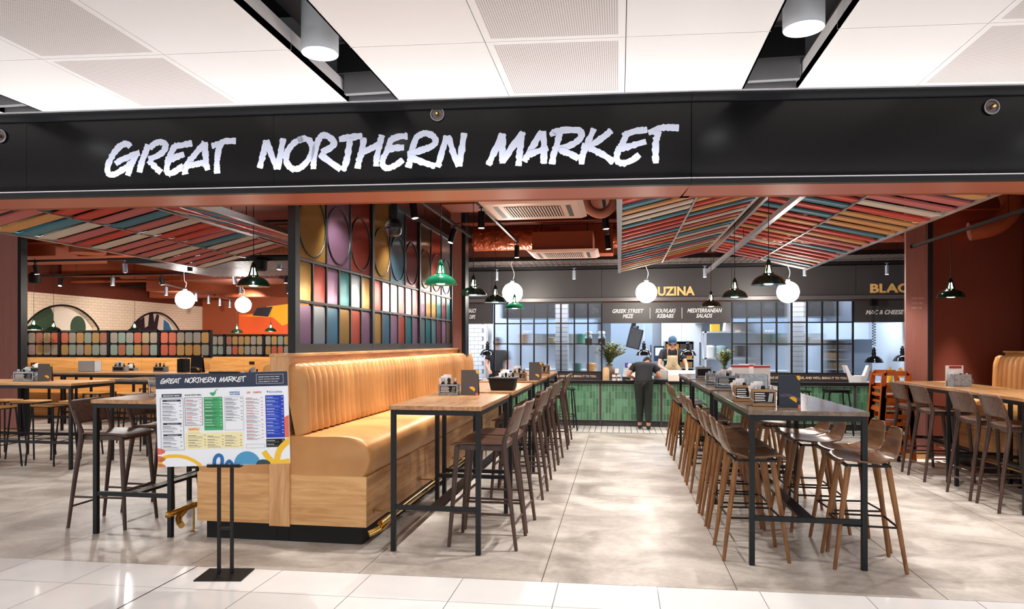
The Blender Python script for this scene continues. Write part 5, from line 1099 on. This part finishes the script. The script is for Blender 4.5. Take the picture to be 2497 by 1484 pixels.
def lines(x0, x1, y0, y1, m, pitch=13, m2=None, price=True):
    mb = MB(); mb2 = MB(); y = y0; h = 4.5; k = 0
    while y < y1:
        blk = r2.randint(2, 4)
        for j in range(blk):
            w = (x1 - x0) * (r2.uniform(.35, .55) if j == 0 else r2.uniform(.6, .85)); t = mb2 if (m2 and j == 0) else mb; hh = h * (1.5 if j == 0 else 1)
            xx = x0
            while xx < x0 + w:
                ww = r2.uniform(8, 26); t.prism([bx_(*p) for p in rc(xx, y, min(xx + ww, x0 + w), y + hh)], -.0132, -.0122, 'y'); xx += ww + 4
            if j == 0 and price: t.prism([bx_(*p) for p in rc(x1 - 22, y - 6, x1, y - 6 + hh)], -.0132, -.0122, 'y')
            y += pitch
        y += pitch * .9
    if mb.v: mb.build('body_lettering', m, bd, ang=0)
    if mb2.v: mb2.build('item_lettering', m2, bd, ang=0)
lines(125, 395, 500, 765, PTX, 14, NAVY); lines(125, 395, 830, 930, PTX, 14, NAVY); lines(125, 395, 992, 1150, PTX, 14, NAVY); lines(468, 680, 450, 790, PTX, 13, PRD); lines(738, 972, 432, 860, NAVY, 13, PWH); lines(1030, 1270, 428, 760, PTX, 13, NAVY)
lines(1325, 1562, 420, 1010, PTX, 13, PRD); lines(1615, 1855, 410, 930, mat('print_sky', '#7f9fe8', .5), 13, PWH); lines(1612, 1850, 1025, 1105, PTX, 14, PWH); lines(485, 735, 960, 1140, PTX, 13, NAVY); lines(762, 990, 965, 1120, PTX, 13, NAVY); lines(1012, 1250, 960, 1110, PTX, 13, NAVY)
def ell(cx, cy, rx, ry, n=28): return [(cx + rx * math.cos(2 * PI * k / n), cy + ry * math.sin(2 * PI * k / n)) for k in range(n)]
for cy in (1195, 1305, 1410): pr([p for p in ell(35, cy, 115, 45) if p[0] >= 34], PCO, 'coral_petal', 2)
def stroke(pts, w, m, nm, lift=2):
    q = [bx_(*p) for p in pts]; mb = MB(); brush(mb, q, w * BW / 1890, -.0125 - .0003 * lift, -.0122, r2, 0, 6)
    for v in range(len(mb.v)):
        a, b, c = mb.v[v]; mb.v[v] = (min(max(a, -BW / 2), BW / 2), b, min(max(c, 0), BH))
    mb.build(nm, m, bd, ang=0)
pr([p for p in [(1320 + 190 * math.cos(a), 1375 - 190 * math.sin(a)) for a in [PI * k / 24 for k in range(25)]]], PLB, 'light_blue_disc', 2); pr([(1550 + 105 * math.cos(a), 1372 - 72 * math.sin(a)) for a in [PI * k / 20 for k in range(21)]], PDG, 'dark_green_disc', 3)
stroke([(60, 1420), (120, 1290), (280, 1258), (430, 1275), (560, 1330), (660, 1400)], 48, PY, 'yellow_arc', 2); stroke([(845, 1395), (855, 1300), (900, 1245), (950, 1260), (962, 1320), (950, 1390)], 52, PDB, 'blue_loop', 3); stroke([(1010, 1385), (1060, 1325), (1110, 1380)], 46, PDB, 'blue_arch', 3)
stroke([(1560, 1185), (1620, 1270), (1700, 1340), (1800, 1345), (1930, 1320)], 80, PY, 'yellow_swoosh', 2); stroke([(1740, 1350), (1770, 1200), (1840, 1100), (1960, 1000)], 85, PY, 'yellow_swoosh', 3)
pr([(1866, 696), (1930, 665), (1930, 975), (1866, 985)], PCO, 'coral_edge', 2)
# ================================================================== table-top things
CARDG = mat('menu_card_grey', '#4c4642', .5); CARDN = mat('menu_card_navy', '#1c2634', .5); LEM = mat('lemon_print', '#f0ae1e', .5); PUR = mat('purple_print', '#4b4258', .5)
def menu_card(label, x, y, z, rz=0, m=CARDG, w=.155, h=.222):
    t = thing('menu_card', label, 'menu', (x, y, z), rz)
    MB().add([(-w / 2, 0, 0), (w / 2, 0, 0), (w / 2, .028, h), (-w / 2, .028, h), (-w / 2, .003, 0), (w / 2, .003, 0), (w / 2, .031, h), (-w / 2, .031, h)], [(0, 1, 2, 3), (5, 4, 7, 6), (0, 4, 5, 1), (2, 6, 7, 3), (0, 3, 7, 4), (1, 5, 6, 2)]).build('front_leaf', m, t, ang=0)
    MB().add([(-w / 2, .09, 0), (w / 2, .09, 0), (w / 2, .031, h), (-w / 2, .031, h), (-w / 2, .093, 0), (w / 2, .093, 0), (w / 2, .034, h), (-w / 2, .034, h)], [(1, 0, 3, 2), (4, 5, 6, 7), (0, 1, 5, 4), (3, 7, 6, 2), (0, 4, 7, 3), (1, 2, 6, 5)]).build('rear_leaf', m, t, ang=0)
    def q(poly, mm, nm, o=.0006):
        vs = [(a, .028 * b / h - o, b) for a, b in poly]; MB().add(vs, [tuple(range(len(vs)))]).build(nm, mm, t, ang=0)
    q([(.02 + .03 * math.cos(a), .05 + .026 * math.sin(a)) for a in [math.radians(-40 + 180 * k / 14) for k in range(15)]], LEM, 'lemon_slice', .001)
    q([(w / 2 + .0 + .024 * math.cos(a) - .001, h - .002 + .034 * math.sin(a)) for a in [math.radians(180 + 90 * k / 8) for k in range(9)]] + [(w / 2 - .001, h - .002)], LEM, 'lemon_slice', .001)
    q([(-w / 2, .09)] + [(-w / 2 + w * k / 10, .09 + .02 * math.sin(k / 3.2) - .003 * k) for k in range(1, 11)] + [(w / 2, .04)] + [(-w / 2 + w * k / 10, .07 + .018 * math.sin(k / 3.2) - .003 * k) for k in range(10, 0, -1)], PUR, 'purple_wave')
    q([(w / 2 - .001, .0), (w / 2 - .001, .02), (w / 2 - .012, .022), (w / 2 - .02, .012), (w / 2 - .021, 0)], PCO, 'coral_spot', .001)
    return t
PW_ = mat('napkin_white', '#f1edea', .7); WOODB = mat('caddy_wood', '#c39a6e', .5, kind='woodx', col2='#a37a50'); BOTD = mat('dark_sauce', '#1d100c', .2)
def caddy(what, x, y, z, rz=0, m=GALV, w=.17, d=.12, h=.095, bottles=3, nap=True, board=True, detail=True):
    t = thing('condiment_caddy', what, 'caddy', (x, y, z), rz); mb = MB(); k = .004
    mb.box(-w / 2, -d / 2, 0, w / 2, d / 2, .004).box(-w / 2, -d / 2, 0, w / 2, -d / 2 + k, h).box(-w / 2, d / 2 - k, 0, w / 2, d / 2, h).box(-w / 2, -d / 2, 0, -w / 2 + k, d / 2, h).box(w / 2 - k, -d / 2, 0, w / 2, d / 2, h).build('box', m, t, ang=0)
    if board:
        MB().box(-w * .43, -d / 2 - .002, h * .2, w * .43, -d / 2, h * .85).build('printed_plate', BLKM, t, ang=0)
        if detail:
            L = MB()
            for i in range(4): L.box(-w * .39, -d / 2 - .003, h * (.72 - .13 * i), w * (.02 + .04 * (i % 2)), -d / 2 - .0015, h * (.78 - .13 * i))
            for i in range(4): L.bar((w * .18 + i * w * .045, -d / 2 - .0025, h * .28), (w * .24 + i * w * .045, -d / 2 - .0025, h * .78), .004, .001)
            L.build('plate_lettering', PW_, t, ang=0)
    if detail: MB().tube(catR([(-w / 2 - .004, 0, h * .9), (-w / 2 - .01, -d * .6, h * .45), (-w * .3, -d * .62, h * .28), (w * .3, -d * .62, h * .28), (w / 2 + .01, -d * .6, h * .45), (w / 2 + .004, 0, h * .9)], 3), .0022, 5).build('wire_handle', STEEL, t)
    z0 = z + .005; c, s = math.cos(rz), math.sin(rz); short = what[:40].rsplit(' ', 1)[0]
    for b in range(bottles):
        lx = -w / 2 + .03 + b * (w - .06) / max(1, bottles - 1) + (.0 if not nap else .0); ly = -d * .18
        o = thing('sauce_bottle', '%s sauce bottle in the ' % ODN[b] + what if len(what.split()) < 12 else '%s sauce bottle in the ' % ODN[b] + ' '.join(what.split()[:11]), 'bottle', (x + lx * c - ly * s, y + lx * s + ly * c, z0), 0, 'sauce bottles in the ' + what)
        MB().lathe([(.02, 0), (.021, .004), (.021, .085), (.012, .105), (.012, .115)], n=12).build('bottle', BOTD, o); MB().lathe([(.014, .112), (.015, .115), (.015, .135), (.01, .145), (0, .146)], n=12).build('cap', BLK if b % 2 else STEEL, o)
    if nap:
        lx, ly = -w * .22, d * .25
        o = thing('napkins', 'white paper napkins tucked in the ' + ' '.join(what.split()[:9]), 'napkins', (x + lx * c - ly * s, y + lx * s + ly * c, z0), rz)
        for i in range(3): MB().box(-.035 + i * .004, -.008 + i * .006, 0, .035 + i * .004, -.004 + i * .006, .15 + .012 * i).build('napkin', PW_, o, ang=0).rotation_euler = (0, .12 * (i - 1) - .1, 0)
    return t
Z1 = 1.086; Z2 = 1.081
menu_card('grey folded menu card with lemon print on the nearest banquette table', -1.31, 5.9, Z1, .05)
caddy('galvanised condiment caddy left of the grey menu on nearest banquette table', -1.50, 5.94, Z1, .05)
t = thing('storage_tub', 'black plastic tub with lid on the second banquette table', 'tub', (-1.13, 6.62, Z1)); MB().add([(-.11, -.08, 0), (.11, -.08, 0), (.11, .08, 0), (-.11, .08, 0), (-.13, -.1, .11), (.13, -.1, .11), (.13, .1, .11), (-.13, .1, .11)], [(0, 3, 2, 1), (4, 5, 6, 7), (0, 1, 5, 4), (1, 2, 6, 5), (2, 3, 7, 6), (3, 0, 4, 7)]).build('tub', BLK, t, bev=.006); MB().box(-.14, -.11, .108, .14, .11, .122).build('lid', BLKM, t, bev=.004)
caddy('blue-grey condiment caddy behind the black tub on the second banquette table', -1.16, 7.1, Z1, 0, mat('blue_grey_tin', '#8fa3b3', .4), h=.1, bottles=4)
caddy('kraft-coloured condiment caddy on the third banquette table', -1.22, 8.35, Z1, 0, WOODB, bottles=3); menu_card('grey menu card on the third banquette table', -1.03, 8.4, Z1, .1)
caddy('wooden condiment caddy on the farthest banquette table', -1.12, 10.1, Z1, 0, WOODB, w=.2, h=.13, bottles=3)
menu_card('navy folded menu card with lemon print on the nearest centre table', 1.225, 5.22, Z2, -.05, CARDN, .15, .23)
caddy('wood-framed condiment caddy at the front of the nearest centre table', 1.055, 5.32, Z2, -.05, WOODB, .165, .13, .125, 3); caddy('second wood-framed condiment caddy behind the front one, nearest centre table', .99, 5.72, Z2, -.02, WOODB, .165, .13, .13, 3)
caddy('tall grey tin caddy behind the wooden ones, nearest centre table', 1.12, 6.1, Z2, 0, GALV, .24, .13, .2, 2, board=False)
caddy('printed tin caddy with yellow stripe on the middle centre table', 1.12, 7.45, Z2, 0, mat('blue_grey_tin', '#8fa3b3', .4), .24, .13, .12, 3); caddy('white tin caddy at the left of the middle centre table', 1.05, 7.95, Z2, 0, GALV, .17, .12, .13, 3, nap=False)
caddy('grey tin caddy at the back of the middle centre table', 1.35, 8.3, Z2, 0, GALV, .22, .12, .14, 3); caddy('tin caddy on the farthest centre table', 1.12, 9.5, Z2, 0, GALV, .2, .12, .14, 3, nap=False, detail=False)
t = thing('card_reader', 'flat black tray on the front of the middle centre table', 'tray', (1.33, 7.25, Z2)); MB().box(-.12, -.08, 0, .12, .08, .018).build('tray', BLK, t, bev=.006)
MN = mat('menu_red_print', '#b9302a', .5)
for i, (x, y) in enumerate(((1.3, 7.72), (1.42, 8.0), (1.5, 7.6))):
    t = thing('paper_menu', 'white paper menu with red corner, %s of three on the middle centre table' % ('left', 'middle', 'right')[i], 'menu', (x, y, Z2), .1 * i); MB().box(-.09, 0, 0, .09, .004, .23).build('sheet', PW_, t, ang=0); MB().box(-.09, -.001, .2, .09, 0, .222).build('red_band', MN, t, ang=0); MB().box(-.075, -.001, .03, .07, 0, .035).box(-.075, -.001, .06, .05, 0, .065).build('text_lines', PTX, t, ang=0); MB().box(-.08, .004, 0, .08, .05, .01).build('foot', STEEL, t, ang=0)
caddy('galvanised caddy with menus on the farther right-hand table', 3.83, 8.48, 1.051, .1, GALV, .19, .13, .14, 3, board=False)
t = thing('paper_menu', 'red and white paper menus behind the right-hand galvanised caddy', 'menu', (3.83, 8.6, 1.051), .1); MB().box(-.1, 0, 0, .1, .004, .235).build('sheet', PW_, t, ang=0); MB().box(-.06, -.001, .2, .08, 0, .23).build('red_band', MN, t, ang=0); MB().box(-.09, .004, 0, .09, .05, .01).build('foot', STEEL, t, ang=0)
caddy('large galvanised caddy with printed side on the long left table', -7.55, 7.75, 1.056, 0, GALV, .3, .16, .12, 4); menu_card('grey menu card with lemon print on the long left table', -7.27, 7.7, 1.056, .5)
ZL = 1.061
caddy('pale blue tin with napkins on the second-row left table', -8.85, 10.3, ZL, 0, mat('pale_blue_tin', '#aebcc6', .5), .3, .16, .18, 3, board=False, detail=False); caddy('small grey caddy right of the pale blue tin', -8.35, 10.4, ZL, 0, GALV, .22, .12, .09, 3, detail=False); caddy('small grey caddy at the middle of the second-row left table', -7.6, 10.4, ZL, 0, GALV, .2, .12, .09, 3, nap=False, detail=False)
menu_card('dark menu card at the right end of the second-row left table', -6.82, 10.2, ZL, .1, BLKM, .2, .28)
t = thing('menu_block', 'stack of black menus upright at the end of the second-row left table', 'menu', (-7.1, 10.25, ZL)); MB().box(-.1, 0, 0, -.06, .16, .22).box(-.055, 0, 0, -.015, .16, .23).box(-.01, 0, 0, .03, .16, .22).build('menus', BLKM, t, bev=.003)
ZT = .961
for x, y, lb in ((-11.4, 11.9, 'small caddy on the left pine dining table'), (-10.2, 11.9, 'small caddy at the left end of the right pine dining table'), (-9.4, 12.0, 'small caddy at the right end of the right pine dining table')): caddy(lb, x, y, ZT, 0, GALV, .2, .12, .1, 2, detail=False)
GLS = mat('drinking_glass', '#f4f7f8', .03, trans=1.0, ior=1.45)
def tumbler(label, x, y, z, r=.038, h=.15, grp_=None):
    t = thing('drinking_glass', label, 'glass', (x, y, z), 0, grp_); MB().lathe([(0, .0), (r * .82, 0), (r, h), (r - .0025, h), (r * .8, .012), (0, .012)], n=20).build('glass', GLS, t); return t
tumbler('empty pint glass on the oak table left of the menu board', -3.99, 5.35, 1.091)
for k in range(5): tumbler('clear glass behind the menu board header, %s from the left' % ODN[k], -7.2 + .13 * k, 11.5 + .06 * (k % 2), .921, .035, .12, 'clear glasses behind the menu board header')
for k in range(6): tumbler('clear glass by the banquette end, %s in the %s row' % (ODN[k % 3], ('front', 'back')[k // 3]), -5.35 + .11 * (k % 3), 12.1 + .12 * (k // 3), .921, .035, .14, 'clear glasses by the banquette end')
caddy('white tin caddy on the small table above the menu board', -6.6, 11.6, .921, 0, PAPER, .2, .12, .1, 2, detail=False, board=False)
# ================================================================== stacked wooden high chairs
HCW = mat('orange_brown_wood', '#bf5c12', .35, kind='woodz', col2='#a84c0b')
def high_chair(label, x, y, z, k=1.0):
    t = thing('high_chair', label, 'high chair', (x, y, z), 0, 'stacked wooden high chairs'); H = .8
    for yy in (0, .4):
        prof = catmull([(-.2 * k, 0), (-.165 * k, .4), (-.14 * k, H - .03), (-.115 * k, H), (.0, H + .002), (.13 * k, H), (.155 * k, H - .03), (.19 * k, .4), (.22 * k, 0)], 3)
        mb = MB()
        for a, b in zip(prof[:-1], prof[1:]): mb.bar((a[0], yy, a[1]), (b[0], yy, b[1]), .06, .028, up=(0, 1, 0))
        mb.build('side_frame', HCW, t, ang=0)
        MB().box(-.16 * k, yy - .011, .56, .17 * k, yy + .011, .62).build('side_rail', HCW, t, ang=0); MB().box(-.185 * k, yy - .011, .12, .2 * k, yy + .011, .17).build('side_rail', HCW, t, ang=0)
    for zz in (.3, .5): MB().box(-.19 + .06 * zz, .011, zz, -.16 + .06 * zz, .389, zz + .035).build('front_rung', HCW, t, ang=0)
    MB().box(-.15, .011, .5, .16, .389, .52).build('seat', HCW, t, ang=0); MB().box(-.15, .011, H - .04, -.12, .389, H - .01).build('front_bar', HCW, t, ang=0)
    return t
for i, nm in enumerate(('bottom', 'middle', 'top')): high_chair('orange-brown wooden high chair, %s of the stack by the right column' % nm, 3.54, 9.52, .175 * i)
MB().prism([(-.09, 0), (.09, 0), (.07, .1), (.03, .13), (-.03, .13), (-.07, .1)], 0, .012, 'x').build('back_pad', PLY, bpy.data.objects['high_chair.002'], loc=(.13, .2, .74))
# black stacked metal stools by the counter
def metal_stool(label, x, y, z=0, rz=0):
    t = thing('metal_stool', label, 'stool', (x, y, z), rz)
    MB().prism(rrect(.38, .38, .05), .715, .735).build('seat', BLK, t, bev=.004)
    for sx in (-1, 1):
        for sy in (-1, 1): MB().tube([(sx * .21, sy * .21, 0), (sx * .15, sy * .15, .70), (sx * .12, sy * .12, .715)], .013, 8).build('leg', BLK, t)
    for a, b in (((-1, -1), (1, -1)), ((1, -1), (1, 1)), ((1, 1), (-1, 1)), ((-1, 1), (-1, -1))): MB().tube([(a[0] * .19, a[1] * .19, .25), (b[0] * .19, b[1] * .19, .25)], .008, 6).build('footrest', BLK, t)
for i in range(2): metal_stool('black metal stool stacked before the green counter at right, %s one' % ('lower', 'upper')[i], 3.62, 12.25, .03 * i)
metal_stool('black metal stool before the green counter, behind the farthest banquette chairs', -.98, 12.2, 0, .2); metal_stool('black metal stool before the green counter at the far right, by the high chairs', 3.0, 12.3, 0, .1)
# worktables carrying the racks in the kitchen
for x0, x1, y, lb in ((.62, 1.66, 14.68, 'steel worktable behind the chef holding the tray rack'), (3.85, 4.34, 13.95, 'narrow steel worktable in the right-hand hatch holding the dark tray rack')):
    t = thing('worktable', lb, 'table', (x0, y, 0)); MB().box(0, 0, .78, x1 - x0, .6, .818).build('top', STEEL, t, ang=0)
    for a in (0, x1 - x0 - .04):
        for b in (0, .56): MB().box(a, b, 0, a + .04, b + .04, .78).build('leg', STEEL, t, ang=0)
# ================================================================== people
SKIN = mat('skin', '#c98f72', .5); TEE = mat('black_cotton', '#17171c', .8); APR = mat('beige_canvas', '#cbb08a', .8); DEN = mat('dark_trousers', '#1c2320', .8); CAPB = mat('cap_blue', '#1d3d55', .7); HAIR = mat('dark_hair', '#2a1d16', .7); SHOE = mat('black_shoe', '#101012', .5)
def skin(name, pts, edges, m, parent, sub=2):
    me = bpy.data.meshes.new(name); me.from_pydata([p[0] for p in pts], edges, []); o = bpy.data.objects.new(name, me); COL.objects.link(o)
    sk = o.modifiers.new('sk', 'SKIN'); sk.use_smooth_shade = True
    for i, p in enumerate(pts):
        r = p[1] if isinstance(p[1], tuple) else (p[1], p[1]); me.skin_vertices[0].data[i].radius = r
    me.skin_vertices[0].data[0].use_root = True
    sb = o.modifiers.new('sb', 'SUBSURF'); sb.levels = sub; sb.render_levels = sub
    bpy.context.view_layer.update(); m2 = bpy.data.meshes.new_from_object(o.evaluated_get(bpy.context.evaluated_depsgraph_get())); bpy.data.objects.remove(o)
    m2.materials.clear(); m2.materials.append(m); q = bpy.data.objects.new(name, m2); COL.objects.link(q); q.parent = parent; return q
def person(label, loc, rz, J, hair=True):
    """J: joints pel, sp, ch, nk, hd, and (x+) sh, el, wr, hp, kn, an; r-variants for x-"""
    t = thing('person', label, 'person', loc, rz); V = lambda k: Vector(J[k])
    P = [(J['pel'], (.1, .085)), (J['sp'], (.095, .08)), (J['ch'], (.12, .085)), (J['nk'], .05), (J['hd'], .058)]; E = [(0, 1), (1, 2), (2, 3), (3, 4)]
    for s in 'lr':
        n = len(P); P += [(J['sh' + s], .055), (J['el' + s], .038), (J['wr' + s], .026)]; E += [(2, n), (n, n + 1), (n + 1, n + 2)]
        d = (V('wr' + s) - V('el' + s)).normalized(); up = Vector((0, 0, 1)); side = d.cross(up).normalized() * (1 if s == 'l' else -1); w = V('wr' + s)
        P.append((tuple(w + d * .05), (.036, .018))); E.append((n + 2, n + 3)); palm = n + 3
        for i, (off, ln) in enumerate(((-.026, .07), (-.009, .08), (.009, .075), (.026, .06))):
            k = len(P); b = w + d * .085 + side * off; c = b + d * ln * .5 - up * .012; e_ = c + d * ln * .3 - up * .028
            P += [(tuple(b), .0095), (tuple(c), .0088), (tuple(e_), .0078)]; E += [(palm, k), (k, k + 1), (k + 1, k + 2)]
        k = len(P); b = w + d * .04 - side * .036; P += [(tuple(b), .011), (tuple(b + d * .04 - side * .014 - up * .01), .0095)]; E += [(palm, k), (k, k + 1)]
        n = len(P); P += [(J['hp' + s], .085), (J['kn' + s], .058), (J['an' + s], .038)]; E += [(0, n), (n, n + 1), (n + 1, n + 2)]
        fd = Vector((0, -1, 0)) if J.get('face', -1) < 0 else Vector((0, 1, 0)); a = V('an' + s); P.append((tuple(a + fd * .13 - Vector((0, 0, .035))), .03)); E.append((n + 2, n + 3))
    skin('body', P, E, SKIN, t)
    T = [(tuple(V('pel') + (V('pel') - V('sp')) * .75), (.15, .12)), (tuple(V('pel')), (.165, .13)), (J['sp'], (.158, .13)), (J['ch'], (.175, .13)), (tuple(V('ch').lerp(V('nk'), .8)), .07)]; E = [(0, 1), (1, 2), (2, 3), (3, 4)]
    for s in 'lr': n = len(T); T += [(J['sh' + s], .075), (tuple(V('sh' + s).lerp(V('el' + s), .62)), .062)]; E += [(3, n), (n, n + 1)]
    skin('t_shirt', T, E, TEE, t)
    T = [(tuple(V('pel').lerp(V('sp'), .35)), (.15, .115))]; E = []
    for s in 'lr': n = len(T); T += [(J['hp' + s], .105), (J['kn' + s], .075), (tuple(V('an' + s) + Vector((0, 0, .03))), .058)]; E += [(0, n), (n, n + 1), (n + 1, n + 2)]
    skin('trousers', T, E, DEN, t)
    for s in 'lr':
        fd = Vector((0, -1, 0)) if J.get('face', -1) < 0 else Vector((0, 1, 0)); a = V('an' + s); skin('shoe', [(tuple(a - fd * .03 - Vector((0, 0, .03))), .04), (tuple(a + fd * .07 - Vector((0, 0, .04))), (.045, .03)), (tuple(a + fd * .17 - Vector((0, 0, .045))), (.04, .024))], [(0, 1), (1, 2)], SHOE, t)
    # head with face
    h = bpy.data.objects.new('head_anchor', None); bpy.data.objects.remove(h)
    hc = V('hc'); M = Matrix.Translation(hc) @ Matrix.Rotation(J.get('pitch', 0), 4, 'X') @ (Matrix.Rotation(PI, 4, 'Z') if J.get('face', -1) > 0 else Matrix.Identity(4))
    mb = MB()
    def hf(i, j):
        a = PI * (i / 18 - .5); b = 2 * PI * j / 28; cx, cy, cz = math.cos(a) * math.sin(b), -math.cos(a) * math.cos(b), math.sin(a)
        x = .076 * cx * (1 - .18 * max(0, -cz)); y = .096 * cy; z = .118 * cz
        if cy < -.2: y = y * (1 - .06 * max(0, -cz)); 
        f = max(0, -cy - .5) * 2
        if abs(x) < .016 and -.035 < z < .012: y -= f * .02 * (1 - abs(x) / .016)      # nose
        if .005 < z < .03 and .014 < abs(x) < .042: y += f * .006                       # eye sockets
        return tuple(M @ Vector((x, y, z)))
    mb.grid(hf, 19, 29); mb.build('head', SKIN, t, ang=70)
    for s in (-1, 1):
        e = MB(); e.lathe([(0, -.012), (.01, -.008), (.012, 0), (.01, .008), (0, .012)], (0, 0, 0), 10); e.v = [tuple(M @ (Vector(v) + Vector((s * .029, -.083, .014)))) for v in e.v]; e.build('eye', BLKM, t)
        e = MB(); e.lathe([(0, -.03), (.014, -.02), (.018, 0), (.016, .02), (0, .03)], (0, 0, 0), 10); e.v = [tuple(M @ (Vector((v[0] * .5, v[1], v[2])) + Vector((s * .077, .005, 0)))) for v in e.v]; e.build('ear', SKIN, t)
    e = MB().box(-.024, -.094, -.058, .024, -.08, -.05); e.v = [tuple(M @ Vector(v)) for v in e.v]; e.build('mouth', mat('lips', '#9c5548', .5), t)
    def hair(i, j):
        a = PI / 2 * (1 - i / 8); b = 2 * PI * j / 28; lo = -.35 if abs(math.sin(b)) > .4 or math.cos(b) < 0 else .35; a = PI / 2 - (PI / 2 - math.asin(lo)) * i / 8
        return tuple(M @ Vector((.083 * math.cos(a) * math.sin(b), -.103 * math.cos(a) * math.cos(b) + .004, .124 * math.sin(a))))
    mb = MB(); mb.grid(hair, 9, 29); mb.build('hair', HAIR, t, ang=70)
    return t, M
chef, M = person('cook in black T-shirt, beige apron and blue cap working behind the counter', (1.03, 13.95, 0), 0, dict(pel=(0, 0, .93), sp=(0, -.03, 1.08), ch=(-.01, -.1, 1.29), nk=(0, -.16, 1.44), hd=(0, -.19, 1.5), hc=(0, -.2, 1.555), pitch=.38,
    shl=(.18, -.1, 1.36), ell=(.27, -.2, 1.11), wrl=(.26, -.42, .985), shr=(-.19, -.1, 1.36), elr=(-.26, -.22, 1.1), wrr=(-.06, -.42, .97), hpl=(.1, 0, .86), hpr=(-.1, 0, .86), knl=(.11, -.01, .47), knr=(-.11, -.01, .47), anl=(.12, .02, .085), anr=(-.12, .02, .085)))
mb = MB()
def capf(i, j):
    b = 2 * PI * j / 28; a = PI / 2 * (1 - i / 7 * .93); return tuple(M @ Vector((0.084 * math.cos(a) * math.sin(b), -.104 * math.cos(a) * math.cos(b), .035 + .115 * math.sin(a) * .9)))
mb.grid(capf, 8, 29); mb.build('cap', CAPB, chef, ang=60); e = MB(); e.prism([(.07 * math.cos(a), -.1 - .075 * math.sin(a)) for a in [PI * k / 12 for k in range(13)]], .03, .036); e.v = [tuple(M @ Vector(v)) for v in e.v]; e.build('cap_peak', CAPB, chef)
def apf(i, j):
    z = .5 + .8 * i / 14; u = j / 12 * 2 - 1; w = .19 if z < 1.02 else .19 - .09 * min(1, (z - 1.02) / .12); yc = -.125 if z < .95 else -.13 - .24 * (z - .95); return (u * w, yc - .03 + .07 * u * u - (.04 if z > 1.0 else 0), z)
MB().grid(apf, 15, 13, flip=True).build('apron', APR, chef, solid=.006); 
MB().tube([(.035 * math.cos(a) + .03, -.245, 1.12 + .035 * math.sin(a)) for a in [2 * PI * k / 20 for k in range(20)]], .003, 5, True).build('ring_emblem', BLKM, chef)
for s in (-1, 1): MB().tube([(s * .09, -.26, 1.29), (s * .1, -.24, 1.38), (s * .06, -.12, 1.46)], .009, 6).build('apron_strap', mat('tan_strap', '#a5764a', .6), chef)
MB().box(-.17, -.25, 1.2, -.1, -.244, 1.23).build('name_badge', mat('green_badge', '#5a9a86', .4), chef, ang=0)
w2, M2 = person('worker in dark clothes bending over the front of the green counter', (.42, 12.33, 0), 0, dict(face=1, pel=(0, .02, .86), sp=(.01, .14, .98), ch=(.03, .33, 1.1), nk=(.06, .46, 1.16), hd=(.07, .52, 1.17), hc=(.09, .57, 1.185), pitch=-.9,
    shl=(.2, .3, 1.12), ell=(.31, .2, .93), wrl=(.27, .42, .93), shr=(-.14, .32, 1.13), elr=(-.27, .22, .95), wrr=(-.22, .44, .93), hpl=(.08, .01, .8), hpr=(-.07, .0, .8), knl=(.08, .03, .45), knr=(-.06, .05, .45), anl=(.09, -.02, .085), anr=(-.06, .06, .085)))
# second person, mostly hidden at the left hatch
w3, M3 = person('dark-haired person in navy top half hidden behind the left hatch post', (-2.5, 13.95, 0), 0, dict(pel=(0, 0, .9), sp=(0, 0, 1.05), ch=(0, 0, 1.27), nk=(0, -.02, 1.42), hd=(0, -.03, 1.48), hc=(0, -.04, 1.55),
    shl=(.18, 0, 1.33), ell=(.24, -.05, 1.07), wrl=(.18, -.26, 1.0), shr=(-.18, 0, 1.33), elr=(-.22, -.08, 1.08), wrr=(-.12, -.3, 1.0), hpl=(.1, 0, .84), hpr=(-.1, 0, .84), knl=(.1, 0, .46), knr=(-.1, 0, .46), anl=(.1, .02, .085), anr=(-.1, .02, .085)))
